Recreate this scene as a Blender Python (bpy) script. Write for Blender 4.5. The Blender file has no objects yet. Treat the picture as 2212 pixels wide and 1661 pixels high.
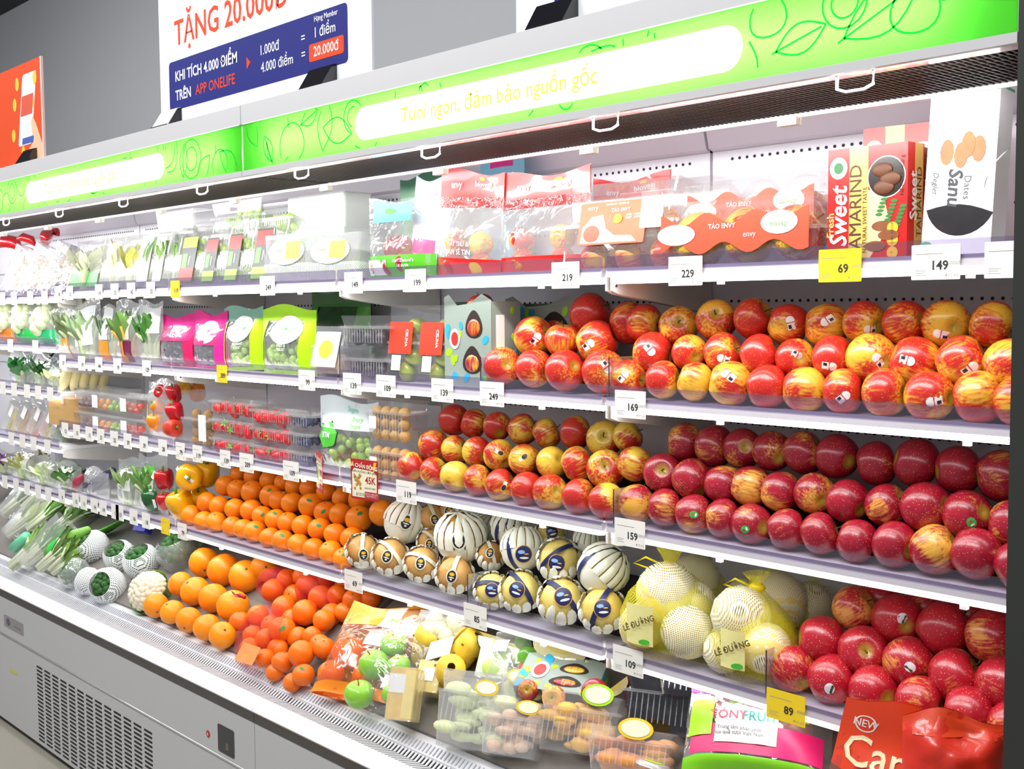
import bpy, math, random
from mathutils import Vector, Matrix, Euler, noise
random.seed(7)
R = math.radians
scn = bpy.context.scene
COL = scn.collection

# ---------------------------------------------------------------- camera, world, lights, exposure
FPX, IW, IH = 2496.25, 2212.0, 1661.0
CAM = Vector((2.6776, -1.5337, 1.61))
_yaw, _pit, _rol = R(-47.23755), R(-3.83064), R(-0.42907)
_fw = Vector((math.sin(_yaw)*math.cos(_pit), math.cos(_yaw)*math.cos(_pit), math.sin(_pit)))
_rt0 = Vector((math.cos(_yaw), -math.sin(_yaw), 0)); _up0 = _rt0.cross(_fw)
_rt = _rt0*math.cos(_rol) + _up0*math.sin(_rol); _up = -_rt0*math.sin(_rol) + _up0*math.cos(_rol)
cd = bpy.data.cameras.new('camera'); cam = bpy.data.objects.new('camera', cd); COL.objects.link(cam)
cd.sensor_width = 36; cd.lens = FPX/IW*36; cd.clip_start = .05; cd.clip_end = 60
m = Matrix.Identity(4)
for i in range(3):
    m[i][0], m[i][1], m[i][2], m[i][3] = _rt[i], _up[i], -_fw[i], CAM[i]
cam.matrix_world = m
scn.camera = cam
scn.view_settings.view_transform = 'Standard'; scn.view_settings.look = 'None'
scn.view_settings.gamma = 1; scn.view_settings.use_curve_mapping = False
scn.view_settings.exposure = 0.0
scn.cycles.transparent_max_bounces = 32; scn.cycles.max_bounces = 8
wd = bpy.data.worlds.new('world'); scn.world = wd; wd.use_nodes = True
wd.node_tree.nodes['Background'].inputs[0].default_value = (.86, .90, 1, 1)
wd.node_tree.nodes['Background'].inputs[1].default_value = .34

def area(name, loc, rot, sx, sy, power, col=(1, 1, 1)):
    l = bpy.data.lights.new(name, 'AREA'); l.shape = 'RECTANGLE'; l.size = sx; l.size_y = sy; l.energy = power; l.color = col
    o = bpy.data.objects.new(name, l); COL.objects.link(o); o.location = loc; o.rotation_euler = rot
    return o
for i, x in enumerate((-2.6, -.4, 1.8)):          # tube lights of the shop ceiling over the aisle
    area('ceiling_tube', (x, -1.3, 3.25), (R(24), 0, 0), 1.9, .35, 40, (1, .99, .97))
SHELF_E, CANOPY_W, BOX_W = 7.5, 11, 3.6

# ---------------------------------------------------------------- helpers
def ray(px, py):
    return _rt*((px-IW/2)/FPX) - _up*((py-IH/2)/FPX) + _fw
def at(px, py, Y):
    d = ray(px, py); return CAM + d*((Y-CAM.y)/d.y)
def mpp(p):                                        # metres per photo pixel at a point
    return (p-CAM).dot(_fw)/FPX
def onx(px, Y, Z):                                 # X where the upright at (Y, Z) meets the photo column px
    lo, hi = -5., 2.6
    for _ in range(40):
        mid = (lo+hi)/2; v = Vector((mid, Y, Z))-CAM
        if IW/2 + FPX*v.dot(_rt)/v.dot(_fw) < px: lo = mid
        else: hi = mid
    return (lo+hi)/2

class MB:
    def __init__(s): s.v = []; s.f = []; s.sm = []
    def add(s, vs, fs, smooth=False):
        b = len(s.v); s.v += [tuple(p) for p in vs]; s.f += [tuple(b+i for i in f) for f in fs]; s.sm += [smooth]*len(fs); return s
    def box(s, x0, x1, y0, y1, z0, z1):
        vs = [(x, y, z) for x in (x0, x1) for y in (y0, y1) for z in (z0, z1)]
        return s.add(vs, [(0, 1, 3, 2), (4, 6, 7, 5), (0, 4, 5, 1), (2, 3, 7, 6), (0, 2, 6, 4), (1, 5, 7, 3)])
    def prism(s, poly, x0, x1):                    # (y, z) profile drawn along X
        n = len(poly); vs = [(x0, y, z) for y, z in poly]+[(x1, y, z) for y, z in poly]
        return s.add(vs, [tuple(range(n)), tuple(range(2*n-1, n-1, -1))]+[(i, n+i, n+(i+1) % n, (i+1) % n) for i in range(n)])
    def plate(s, poly, t=.001, z=0):               # (x, z) outline in the XZ plane, front at y=-z
        n = len(poly); vs = [(x, -z, y) for x, y in poly]+[(x, -z+t, y) for x, y in poly]
        return s.add(vs, [tuple(range(n)), tuple(range(2*n-1, n-1, -1))]+[(i, n+i, n+(i+1) % n, (i+1) % n) for i in range(n)])
    def tube(s, pts, r, n=6, cap=True):
        pts = [Vector(p) for p in pts]; rings = []
        for i, p in enumerate(pts):
            d = (pts[min(i+1, len(pts)-1)]-pts[max(i-1, 0)])
            d = d.normalized() if d.length > 1e-9 else Vector((0, 0, 1))
            a = d.cross(Vector((0, 0, 1)));  a = a if a.length > .05 else d.cross(Vector((1, 0, 0))); a.normalize(); b = d.cross(a)
            rr = r[i] if isinstance(r, (list, tuple)) else r
            rings.append([p+a*rr*math.cos(2*math.pi*k/n)+b*rr*math.sin(2*math.pi*k/n) for k in range(n)])
        vs = [q for ring in rings for q in ring]; fs = []
        for i in range(len(pts)-1):
            fs += [(i*n+k, i*n+(k+1) % n, (i+1)*n+(k+1) % n, (i+1)*n+k) for k in range(n)]
        if cap: fs += [tuple(range(n-1, -1, -1)), tuple(range((len(pts)-1)*n, len(pts)*n))]
        return s.add(vs, fs, True)
    def lathe(s, prof, n=20, c=(0, 0, 0), fn=None):   # (r, z) profile about Z
        vs = []
        for r, z in prof:
            for k in range(n):
                a = 2*math.pi*k/n; q = fn(a, z) if fn else 1
                vs.append((c[0]+r*q*math.cos(a), c[1]+r*q*math.sin(a), c[2]+z))
        fs = []
        for i in range(len(prof)-1):
            fs += [(i*n+k, i*n+(k+1) % n, (i+1)*n+(k+1) % n, (i+1)*n+k) for k in range(n)]
        return s.add(vs, fs, True)
    def ball(s, c, r, n=12, m=8, sq=(1, 1, 1), disp=None):
        vs = []; 
        for i in range(m+1):
            t = math.pi*i/m
            for k in range(n):
                a = 2*math.pi*k/n; d = Vector((math.sin(t)*math.cos(a), math.sin(t)*math.sin(a), math.cos(t)))
                q = disp(d) if disp else 1
                vs.append((c[0]+d.x*r*sq[0]*q, c[1]+d.y*r*sq[1]*q, c[2]+d.z*r*sq[2]*q))
        fs = []
        for i in range(m):
            fs += [(i*n+k, (i+1)*n+k, (i+1)*n+(k+1) % n, i*n+(k+1) % n) for k in range(n)]
        return s.add(vs, fs, True)
    def grid(s, fn, nu, nv, closed=False, smooth=True):
        vs = [fn(i/nu, j/nv) for j in range(nv+1) for i in range(nu+1)]
        return s.add(vs, [(j*(nu+1)+i, j*(nu+1)+i+1, (j+1)*(nu+1)+i+1, (j+1)*(nu+1)+i) for j in range(nv) for i in range(nu)], smooth)
    def rbox(s, w, d, h, r, z0=0, taper=1.0, seg=3, top=True, bottom=True, cx=0, cy=0):   # rounded box: rounded corners in plan, tapered towards the bottom
        def ring(k, z):
            out = []
            for (sx, sy, a0) in ((1, 1, 0), (-1, 1, 90), (-1, -1, 180), (1, -1, 270)):
                for i in range(seg+1):
                    a = R(a0+90*i/seg); out.append((cx+sx*(w/2*k-r)+r*math.cos(a), cy+sy*(d/2*k-r)+r*math.sin(a), z))
            return out
        a, b = ring(taper, z0), ring(1, z0+h); n = len(a)
        fs = [(i, (i+1) % n, n+(i+1) % n, n+i) for i in range(n)]
        if bottom: fs.append(tuple(range(n-1, -1, -1)))
        if top: fs.append(tuple(range(n, 2*n)))
        return s.add(a+b, fs, False)
    def mesh(s, name):
        me = bpy.data.meshes.new(name); me.from_pydata(s.v, [], s.f); me.polygons.foreach_set('use_smooth', s.sm); me.update(); return me

def put(name, me, mat, parent=None, loc=None, rot=None, label=None, kind=None):
    o = bpy.data.objects.new(name, me); COL.objects.link(o)
    if mat is not None and me is not None and not me.materials: me.materials.append(mat)
    if parent is not None: o.parent = parent
    if loc is not None: o.location = loc
    if rot is not None: o.rotation_euler = rot
    if label: o['label'] = label
    if kind: o['kind'] = kind
    return o
def part(name, mb, mat, parent, loc=None, rot=None, label=None, kind=None):
    return put(name, mb.mesh(name), mat, parent, loc, rot, label, kind)
def tag(o, label, cat, group=None):
    o['label'] = label; o['category'] = cat
    if group: o['group'] = group
    return o
def thing(name, label, cat, loc=(0, 0, 0), rot=(0, 0, 0), group=None):
    o = bpy.data.objects.new(name, None); COL.objects.link(o); o.location = loc; o.rotation_euler = rot; o.empty_display_size = .03
    return tag(o, label, cat, group)
def single(name, mb, mat, label, cat, loc=(0, 0, 0), rot=(0, 0, 0), group=None):
    return tag(put(name, mb.mesh(name), mat, None, loc, rot), label, cat, group)
ORD = 'first second third fourth fifth sixth seventh eighth ninth tenth eleventh twelfth thirteenth fourteenth fifteenth sixteenth seventeenth eighteenth'.split()

# ---------------------------------------------------------------- materials
def srgb(h):
    c = [int(h[i:i+2], 16)/255 for i in (0, 2, 4)]
    return tuple(((x+.055)/1.055)**2.4 if x > .04045 else x/12.92 for x in c)
MATS = {}
def newmat(name):
    m = bpy.data.materials.new(name); m.use_nodes = True; nt = m.node_tree; nt.nodes.clear()
    out = nt.nodes.new('ShaderNodeOutputMaterial'); return m, nt, out
def nd(nt, t, **kw):
    n = nt.nodes.new('ShaderNode'+t)
    for k, v in kw.items():
        if k.startswith('i_'):
            key = k[2:]; n.inputs[int(key) if key.isdigit() else key].default_value = v
        else: setattr(n, k, v)
    return n
def M(hexc, rough=.45, metal=0, var=.06, scale=30, spec=.5, bump=0, coat=0, emis=0):
    """plain paint / plastic / paper with a little procedural mottling"""
    key = ('M', hexc, rough, metal, var, scale, spec, bump, coat, emis)
    if key in MATS: return MATS[key]
    m, nt, out = newmat('surface_'+hexc); L = nt.links.new
    p = nd(nt, 'BsdfPrincipled'); p.inputs['Roughness'].default_value = rough; p.inputs['Metallic'].default_value = metal
    p.inputs['Specular IOR Level'].default_value = spec; p.inputs['Coat Weight'].default_value = coat
    c = srgb(hexc); tc = nd(nt, 'TexCoord'); no = nd(nt, 'TexNoise', i_Scale=scale, i_Detail=3)
    L(tc.outputs['Object'], no.inputs['Vector'])
    mx = nd(nt, 'MixRGB'); mx.inputs[1].default_value = (*[x*(1-var) for x in c], 1); mx.inputs[2].default_value = (*[min(1, x*(1+var)) for x in c], 1)
    L(no.outputs[0], mx.inputs[0]); L(mx.outputs[0], p.inputs['Base Color'])
    if bump:
        b = nd(nt, 'Bump', i_Strength=bump, i_Distance=.002); L(no.outputs[0], b.inputs['Height']); L(b.outputs[0], p.inputs['Normal'])
    if emis:
        p.inputs['Emission Color'].default_value = (*c, 1); p.inputs['Emission Strength'].default_value = emis
    L(p.outputs[0], out.inputs[0]); MATS[key] = m; return m
def clear(tint='ffffff', haze=.03, gloss=.11, rough=.08, crinkle=.0, scale=25, hazecol='ffffff'):
    """thin clear plastic: see-through, a little milky, glossy"""
    key = ('C', tint, haze, gloss, rough, crinkle, scale, hazecol)
    if key in MATS: return MATS[key]
    m, nt, out = newmat('clear_plastic'); L = nt.links.new
    tr = nd(nt, 'BsdfTransparent'); tr.inputs[0].default_value = (*srgb(tint), 1)
    df = nd(nt, 'BsdfPrincipled'); df.inputs['Base Color'].default_value = (*srgb(hazecol), 1); df.inputs['Roughness'].default_value = .4
    gl = nd(nt, 'BsdfGlossy'); gl.inputs['Roughness'].default_value = rough; gl.inputs[0].default_value = (1, 1, 1, 1)
    lw = nd(nt, 'LayerWeight', i_Blend=.25)
    mp = nd(nt, 'MapRange'); mp.inputs[1].default_value = 0; mp.inputs[2].default_value = 1; mp.inputs[3].default_value = gloss*.22; mp.inputs[4].default_value = min(.9, gloss*2.6)
    L(lw.outputs['Facing'], mp.inputs[0])
    a = nd(nt, 'MixShader', i_0=haze); L(tr.outputs[0], a.inputs[1]); L(df.outputs[0], a.inputs[2])
    b = nd(nt, 'MixShader'); L(mp.outputs[0], b.inputs[0]); L(a.outputs[0], b.inputs[1]); L(gl.outputs[0], b.inputs[2])
    if crinkle:
        tc = nd(nt, 'TexCoord'); vo = nd(nt, 'TexNoise', i_Scale=scale, i_Detail=2, i_Distortion=1.5)
        L(tc.outputs['Object'], vo.inputs['Vector'])
        bp = nd(nt, 'Bump', i_Strength=crinkle, i_Distance=.02); L(vo.outputs[0], bp.inputs['Height'])
        L(bp.outputs[0], gl.inputs['Normal']); L(bp.outputs[0], lw.inputs['Normal'])
    L(b.outputs[0], out.inputs[0]); MATS[key] = m; return m
def glow(hexc, e):
    key = ('G', hexc, e)
    if key in MATS: return MATS[key]
    m, nt, out = newmat('lamp_glow'); g = nd(nt, 'Emission'); g.inputs[0].default_value = (*srgb(hexc), 1); g.inputs[1].default_value = e
    nt.links.new(g.outputs[0], out.inputs[0]); MATS[key] = m; return m
def backlit(hexc, c2=None):
    """printed translucent sheet of a light box"""
    key = ('B', hexc, c2)
    if key in MATS: return MATS[key]
    m, nt, out = newmat('backlit_print'); L = nt.links.new
    t = nd(nt, 'BsdfTranslucent'); d = nd(nt, 'BsdfDiffuse'); c = (*srgb(hexc), 1)
    t.inputs[0].default_value = c; d.inputs[0].default_value = c
    if c2:
        tc = nd(nt, 'TexCoord'); no = nd(nt, 'TexNoise', i_Scale=1.6, i_Detail=2); L(tc.outputs['Object'], no.inputs['Vector'])
        mx = nd(nt, 'MixRGB'); mx.inputs[1].default_value = c; mx.inputs[2].default_value = (*srgb(c2), 1); L(no.outputs[0], mx.inputs[0]); L(mx.outputs[0], t.inputs[0])
    x = nd(nt, 'MixShader', i_0=.75); L(d.outputs[0], x.inputs[1]); L(t.outputs[0], x.inputs[2]); L(x.outputs[0], out.inputs[0])
    MATS[key] = m; return m
def net(hexc, scale, thr=.5, alpha=.8, dist=0):
    """woven or foam netting with open holes"""
    key = ('N', hexc, scale, thr, alpha)
    if key in MATS: return MATS[key]
    m, nt, out = newmat('netting'); L = nt.links.new
    p = nd(nt, 'BsdfPrincipled'); p.inputs['Base Color'].default_value = (*srgb(hexc), 1); p.inputs['Roughness'].default_value = .55
    tr = nd(nt, 'BsdfTransparent'); uv = nd(nt, 'TexCoord'); sep = nd(nt, 'SeparateXYZ'); L(uv.outputs['Object'], sep.inputs[0])
    # lattice of two families of strands crossing: |sin| of (x+z), (z-x)
    def wave(sign):
        a = nd(nt, 'Math', operation='ADD' if sign > 0 else 'SUBTRACT'); L(sep.outputs[2], a.inputs[0]); L(sep.outputs[0], a.inputs[1])
        a2 = nd(nt, 'Math', operation='ADD' if sign > 0 else 'SUBTRACT'); L(a.outputs[0], a2.inputs[0]); L(sep.outputs[1], a2.inputs[1])
        b = nd(nt, 'Math', operation='MULTIPLY', i_1=scale); L(a2.outputs[0], b.inputs[0])
        c = nd(nt, 'Math', operation='SINE'); L(b.outputs[0], c.inputs[0]); d = nd(nt, 'Math', operation='ABSOLUTE'); L(c.outputs[0], d.inputs[0]); return d
    w1, w2 = wave(1), wave(-1)
    mn = nd(nt, 'Math', operation='MINIMUM'); L(w1.outputs[0], mn.inputs[0]); L(w2.outputs[0], mn.inputs[1])
    lt = nd(nt, 'Math', operation='LESS_THAN', i_1=thr); L(mn.outputs[0], lt.inputs[0])
    ml = nd(nt, 'Math', operation='MULTIPLY', i_1=alpha); L(lt.outputs[0], ml.inputs[0])
    x = nd(nt, 'MixShader'); L(ml.outputs[0], x.inputs[0]); L(tr.outputs[0], x.inputs[1]); L(p.outputs[0], x.inputs[2]); L(x.outputs[0], out.inputs[0])
    MATS[key] = m; return m
def skin(name, base, red, deep, cover, streak, dots, rough=.28, dotscale=170):
    """apple skin: ground colour, blush that differs from fruit to fruit, streaks along the meridians, pale lenticels"""
    if name in MATS: return MATS[name]
    m, nt, out = newmat(name); L = nt.links.new
    tc = nd(nt, 'TexCoord'); oi = nd(nt, 'ObjectInfo')
    off = nd(nt, 'VectorMath', operation='SCALE'); L(oi.outputs['Random'], off.inputs['Scale']); off.inputs[0].default_value = (37., 11., 23.)
    v = nd(nt, 'VectorMath', operation='ADD'); L(tc.outputs['Object'], v.inputs[0]); L(off.outputs[0], v.inputs[1])
    n1 = nd(nt, 'TexNoise', i_Scale=13, i_Detail=2, i_Distortion=.3); L(v.outputs[0], n1.inputs['Vector'])
    mp = nd(nt, 'Mapping'); mp.inputs['Scale'].default_value = (230, 230, 22); L(v.outputs[0], mp.inputs[0])
    n2 = nd(nt, 'TexNoise', i_Scale=1, i_Detail=3); L(mp.outputs[0], n2.inputs['Vector'])
    s = nd(nt, 'Math', operation='MULTIPLY_ADD', i_1=streak); L(n2.outputs[0], s.inputs[0]); L(n1.outputs[0], s.inputs[2])
    rn = nd(nt, 'Math', operation='MULTIPLY_ADD', i_1=.22); L(oi.outputs['Random'], rn.inputs[0]); L(s.outputs[0], rn.inputs[2])
    cr = nd(nt, 'MapRange'); cr.interpolation_type = 'SMOOTHSTEP'
    for i, q in ((1, cover-.09), (2, cover+.13), (3, 0), (4, 1)): cr.inputs[i].default_value = q
    L(rn.outputs[0], cr.inputs[0])
    m0 = nd(nt, 'MixRGB'); m0.inputs[1].default_value = (*srgb(red), 1); m0.inputs[2].default_value = (*srgb(deep), 1); L(n2.outputs[0], m0.inputs[0])
    m1 = nd(nt, 'MixRGB'); m1.inputs[1].default_value = (*srgb(base), 1); L(cr.outputs[0], m1.inputs[0]); L(m0.outputs[0], m1.inputs[2])
    vo = nd(nt, 'TexVoronoi', i_Scale=dotscale); L(v.outputs[0], vo.inputs['Vector'])
    lt = nd(nt, 'Math', operation='LESS_THAN', i_1=.17); L(vo.outputs['Distance'], lt.inputs[0])
    dm = nd(nt, 'Math', operation='MULTIPLY', i_1=dots); L(lt.outputs[0], dm.inputs[0])
    m2 = nd(nt, 'MixRGB'); L(dm.outputs[0], m2.inputs[0]); L(m1.outputs[0], m2.inputs[1]); m2.inputs[2].default_value = (*srgb('ffd9a0'), 1)
    # russet-yellow hollow round the stalk
    sx = nd(nt, 'SeparateXYZ'); L(tc.outputs['Object'], sx.inputs[0])
    rr = nd(nt, 'VectorMath', operation='MULTIPLY'); rr.inputs[1].default_value = (1, 1, 0); L(tc.outputs['Object'], rr.inputs[0])
    ln = nd(nt, 'VectorMath', operation='LENGTH'); L(rr.outputs[0], ln.inputs[0])
    hm = nd(nt, 'MapRange')
    for i, q in ((1, .006), (2, .017), (3, .85), (4, 0)): hm.inputs[i].default_value = q
    L(ln.outputs['Value'], hm.inputs[0])
    m3 = nd(nt, 'MixRGB'); L(hm.outputs[0], m3.inputs[0]); L(m2.outputs[0], m3.inputs[1]); m3.inputs[2].default_value = (*srgb('b9a13a'), 1)
    p = nd(nt, 'BsdfPrincipled'); L(m3.outputs[0], p.inputs['Base Color']); p.inputs['Roughness'].default_value = rough
    p.inputs['Specular IOR Level'].default_value = .55; p.inputs['Coat Weight'].default_value = .25; p.inputs['Coat Roughness'].default_value = .18
    L(p.outputs[0], out.inputs[0]); MATS[name] = m; return m
def peel(name, c1, c2, pit=.25, rough=.38, scale=260):
    """citrus peel with pores and a slight change of hue from fruit to fruit"""
    if name in MATS: return MATS[name]
    m, nt, out = newmat(name); L = nt.links.new
    tc = nd(nt, 'TexCoord'); oi = nd(nt, 'ObjectInfo'); no = nd(nt, 'TexNoise', i_Scale=22, i_Detail=2); L(tc.outputs['Object'], no.inputs['Vector'])
    ad = nd(nt, 'Math', operation='MULTIPLY_ADD', i_1=.6); L(oi.outputs['Random'], ad.inputs[0]); L(no.outputs[0], ad.inputs[2])
    sb = nd(nt, 'Math', operation='SUBTRACT', i_1=.3); L(ad.outputs[0], sb.inputs[0])
    mx = nd(nt, 'MixRGB', use_clamp=True); mx.inputs[1].default_value = (*srgb(c1), 1); mx.inputs[2].default_value = (*srgb(c2), 1); L(sb.outputs[0], mx.inputs[0])
    p = nd(nt, 'BsdfPrincipled'); L(mx.outputs[0], p.inputs['Base Color']); p.inputs['Roughness'].default_value = rough
    vo = nd(nt, 'TexVoronoi', i_Scale=scale); L(tc.outputs['Object'], vo.inputs['Vector'])
    bp = nd(nt, 'Bump', i_Strength=pit, i_Distance=.001); L(vo.outputs['Distance'], bp.inputs['Height']); L(bp.outputs[0], p.inputs['Normal'])
    L(p.outputs[0], out.inputs[0]); MATS[name] = m; return m
WHITE = M('f2f2f2', .35, var=.015); DARK = M('1b1b1d', .35); CARD = M('f0ede6', .6, var=.02)
INK = M('2a2a2c', .7); CLEAR = clear(); FILM = clear(haze=.12, gloss=.20, rough=.09, crinkle=.4, scale=14)
STEMC = M('5a4322', .8)

TEXTS = {}
def text(body, size, mat, parent, loc=(0, 0, 0), rot=(R(90), 0, 0), align='CENTER', bold=0, shear=0, sx=1, name='lettering', warp=None, label=None):
    """flat printed lettering, a thin mesh lying on its parent"""
    key = (body, round(size, 5), align, bold, shear, sx)
    me = TEXTS.get(key) if warp is None else None
    if me is None:
        c = bpy.data.curves.new('t', 'FONT'); c.body = body; c.size = size; c.align_x = align; c.align_y = 'CENTER'; c.offset = bold*size; c.shear = shear; c.resolution_u = 2; c.fill_mode = 'FRONT'
        o = bpy.data.objects.new('t', c); COL.objects.link(o)
        me = bpy.data.meshes.new_from_object(o.evaluated_get(bpy.context.evaluated_depsgraph_get()))
        bpy.data.objects.remove(o); bpy.data.curves.remove(c); me.name = 'lettering'; me.materials.clear()
        if sx != 1:
            for v in me.vertices: v.co.x *= sx
        if warp:
            for v in me.vertices: v.co = warp(v.co.x+loc[0], v.co.y+loc[2])
            loc = (0, 0, 0); rot = (0, 0, 0)
        else: TEXTS[key] = me
    if not me.materials: me.materials.append(mat)
    elif me.materials[0] != mat: me = me.copy(); me.materials[0] = mat
    return put(name, me, None, parent, loc, rot, label)
def disc(rx, rz, n=24, ph=0):
    return [(rx*math.cos(2*math.pi*i/n+ph), rz*math.sin(2*math.pi*i/n+ph)) for i in range(n)]
def rrect(w, h, r, n=4):
    out = []
    for sx, sy, a0 in ((1, 1, 0), (-1, 1, 90), (-1, -1, 180), (1, -1, 270)):
        for i in range(n+1):
            a = R(a0+90*i/n); out.append((sx*(w/2-r)+r*math.cos(a), sy*(h/2-r)+r*math.sin(a)))
    return out
# ---------------------------------------------------------------- setting: floor, wall, ceiling
GREYW = M('c8cacd', .8, var=.02, scale=3); FLOORM = M('a49e92', .25, var=.05, scale=4); CEIL = M('3b3c40', .9)
def struct(name, mb, mat):
    return put(name, mb.mesh(name), mat, kind='structure')
struct('floor', MB().box(-9, 5, -4, 2, -.05, 0), FLOORM)
struct('wall_back', MB().box(-9, 5, 1.2, 1.3, 0, 3.5), GREYW)
struct('ceiling', MB().box(-9, 5, -.2, 1.3, 3.5, 3.6), CEIL)

# ---------------------------------------------------------------- refrigerated display cases
PANEL = M('c9cacb', .38, metal=.0, var=.02, scale=2); FASCIA = M('c6c6c8', .4, var=.015, scale=3); STEEL = M('6f6c6d', .25, metal=.9, var=.05, scale=8)
INNER = M('e6e4ec', .4, var=.02, scale=4); HONEY = M('2b211d', .5, var=.2, scale=60); GRILLE = M('dcdce0', .35, var=.02); BUMP = M('fbfbff', .3, var=.01)
ENDP = M('3f413d', .35, metal=.3, var=.12, scale=2); MIRR = M('d8c6c6', .12, metal=.8, var=.25, scale=9)
GREEN, GREEN2, PILL, DOOD, SIGNTX = backlit('5ad63c', '86e85e'), None, backlit('fffff6'), backlit('2fcf7c'), backlit('a3ad30')
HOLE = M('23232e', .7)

def doodle(kind, s):
    """outline strokes of a fruit drawing, points in the panel plane"""
    out = []
    if kind == 'apple':
        out += [[(s*(.5*math.cos(t)*(1-.12*math.sin(t))), s*.48*math.sin(t)*(1+.05*math.cos(2*t))) for t in [i*math.pi/10 for i in range(21)]], [(0, .38*s), (.04*s, .6*s), (.16*s, .66*s)]]
    elif kind == 'pear':
        out += [[(s*.4*math.sin(t)*(1+.45*math.cos(t/2)**2 if math.cos(t) < 0 else .62), -s*.6*math.cos(t)*-1) for t in [i*math.pi/10 for i in range(21)]]]
    elif kind == 'banana':
        out += [[(s*(-.7+1.4*i/10), s*(.5*((i-5)/5)**2-.3)) for i in range(11)], [(s*(-.7+1.4*i/10), s*(.75*((i-5)/5)**2-.55)) for i in range(11)]]
    elif kind == 'leaf':
        out += [[(s*.3*math.sin(math.pi*i/8), s*(-.6+1.2*i/8)) for i in range(9)], [(-s*.3*math.sin(math.pi*i/8), s*(-.6+1.2*i/8)) for i in range(9)], [(0, -.7*s), (0, .5*s)]]
    else:
        out += [[(s*.5*math.cos(t), s*.5*math.sin(t)) for t in [i*math.pi/9 for i in range(19)]], [(s*.3*math.cos(t), s*.3*math.sin(t)) for t in [i*math.pi/9 for i in range(19)]]]
    return out
def strokes(mb, lines, w, cx, cz, rot, zlo, zhi):
    for ln in lines:
        pts = [(cx+x*math.cos(rot)-z*math.sin(rot), cz+x*math.sin(rot)+z*math.cos(rot)) for x, z in ln]
        for (x0, z0), (x1, z1) in zip(pts, pts[1:]):
            if not (zlo < z0 < zhi and zlo < z1 < zhi): continue
            if any(.49 < a < 1.57 and 1.982 < c < 2.062 for a, c in ((x0, z0), (x1, z1))): continue
            d = math.hypot(x1-x0, z1-z0) or 1; nx, nz = -(z1-z0)/d*w/2, (x1-x0)/d*w/2
            mb.add([(x0+nx, 0, z0+nz), (x1+nx, 0, z1+nz), (x1-nx, 0, z1-nz), (x0-nx, 0, z0-nz)], [(0, 1, 2, 3)])

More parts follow.
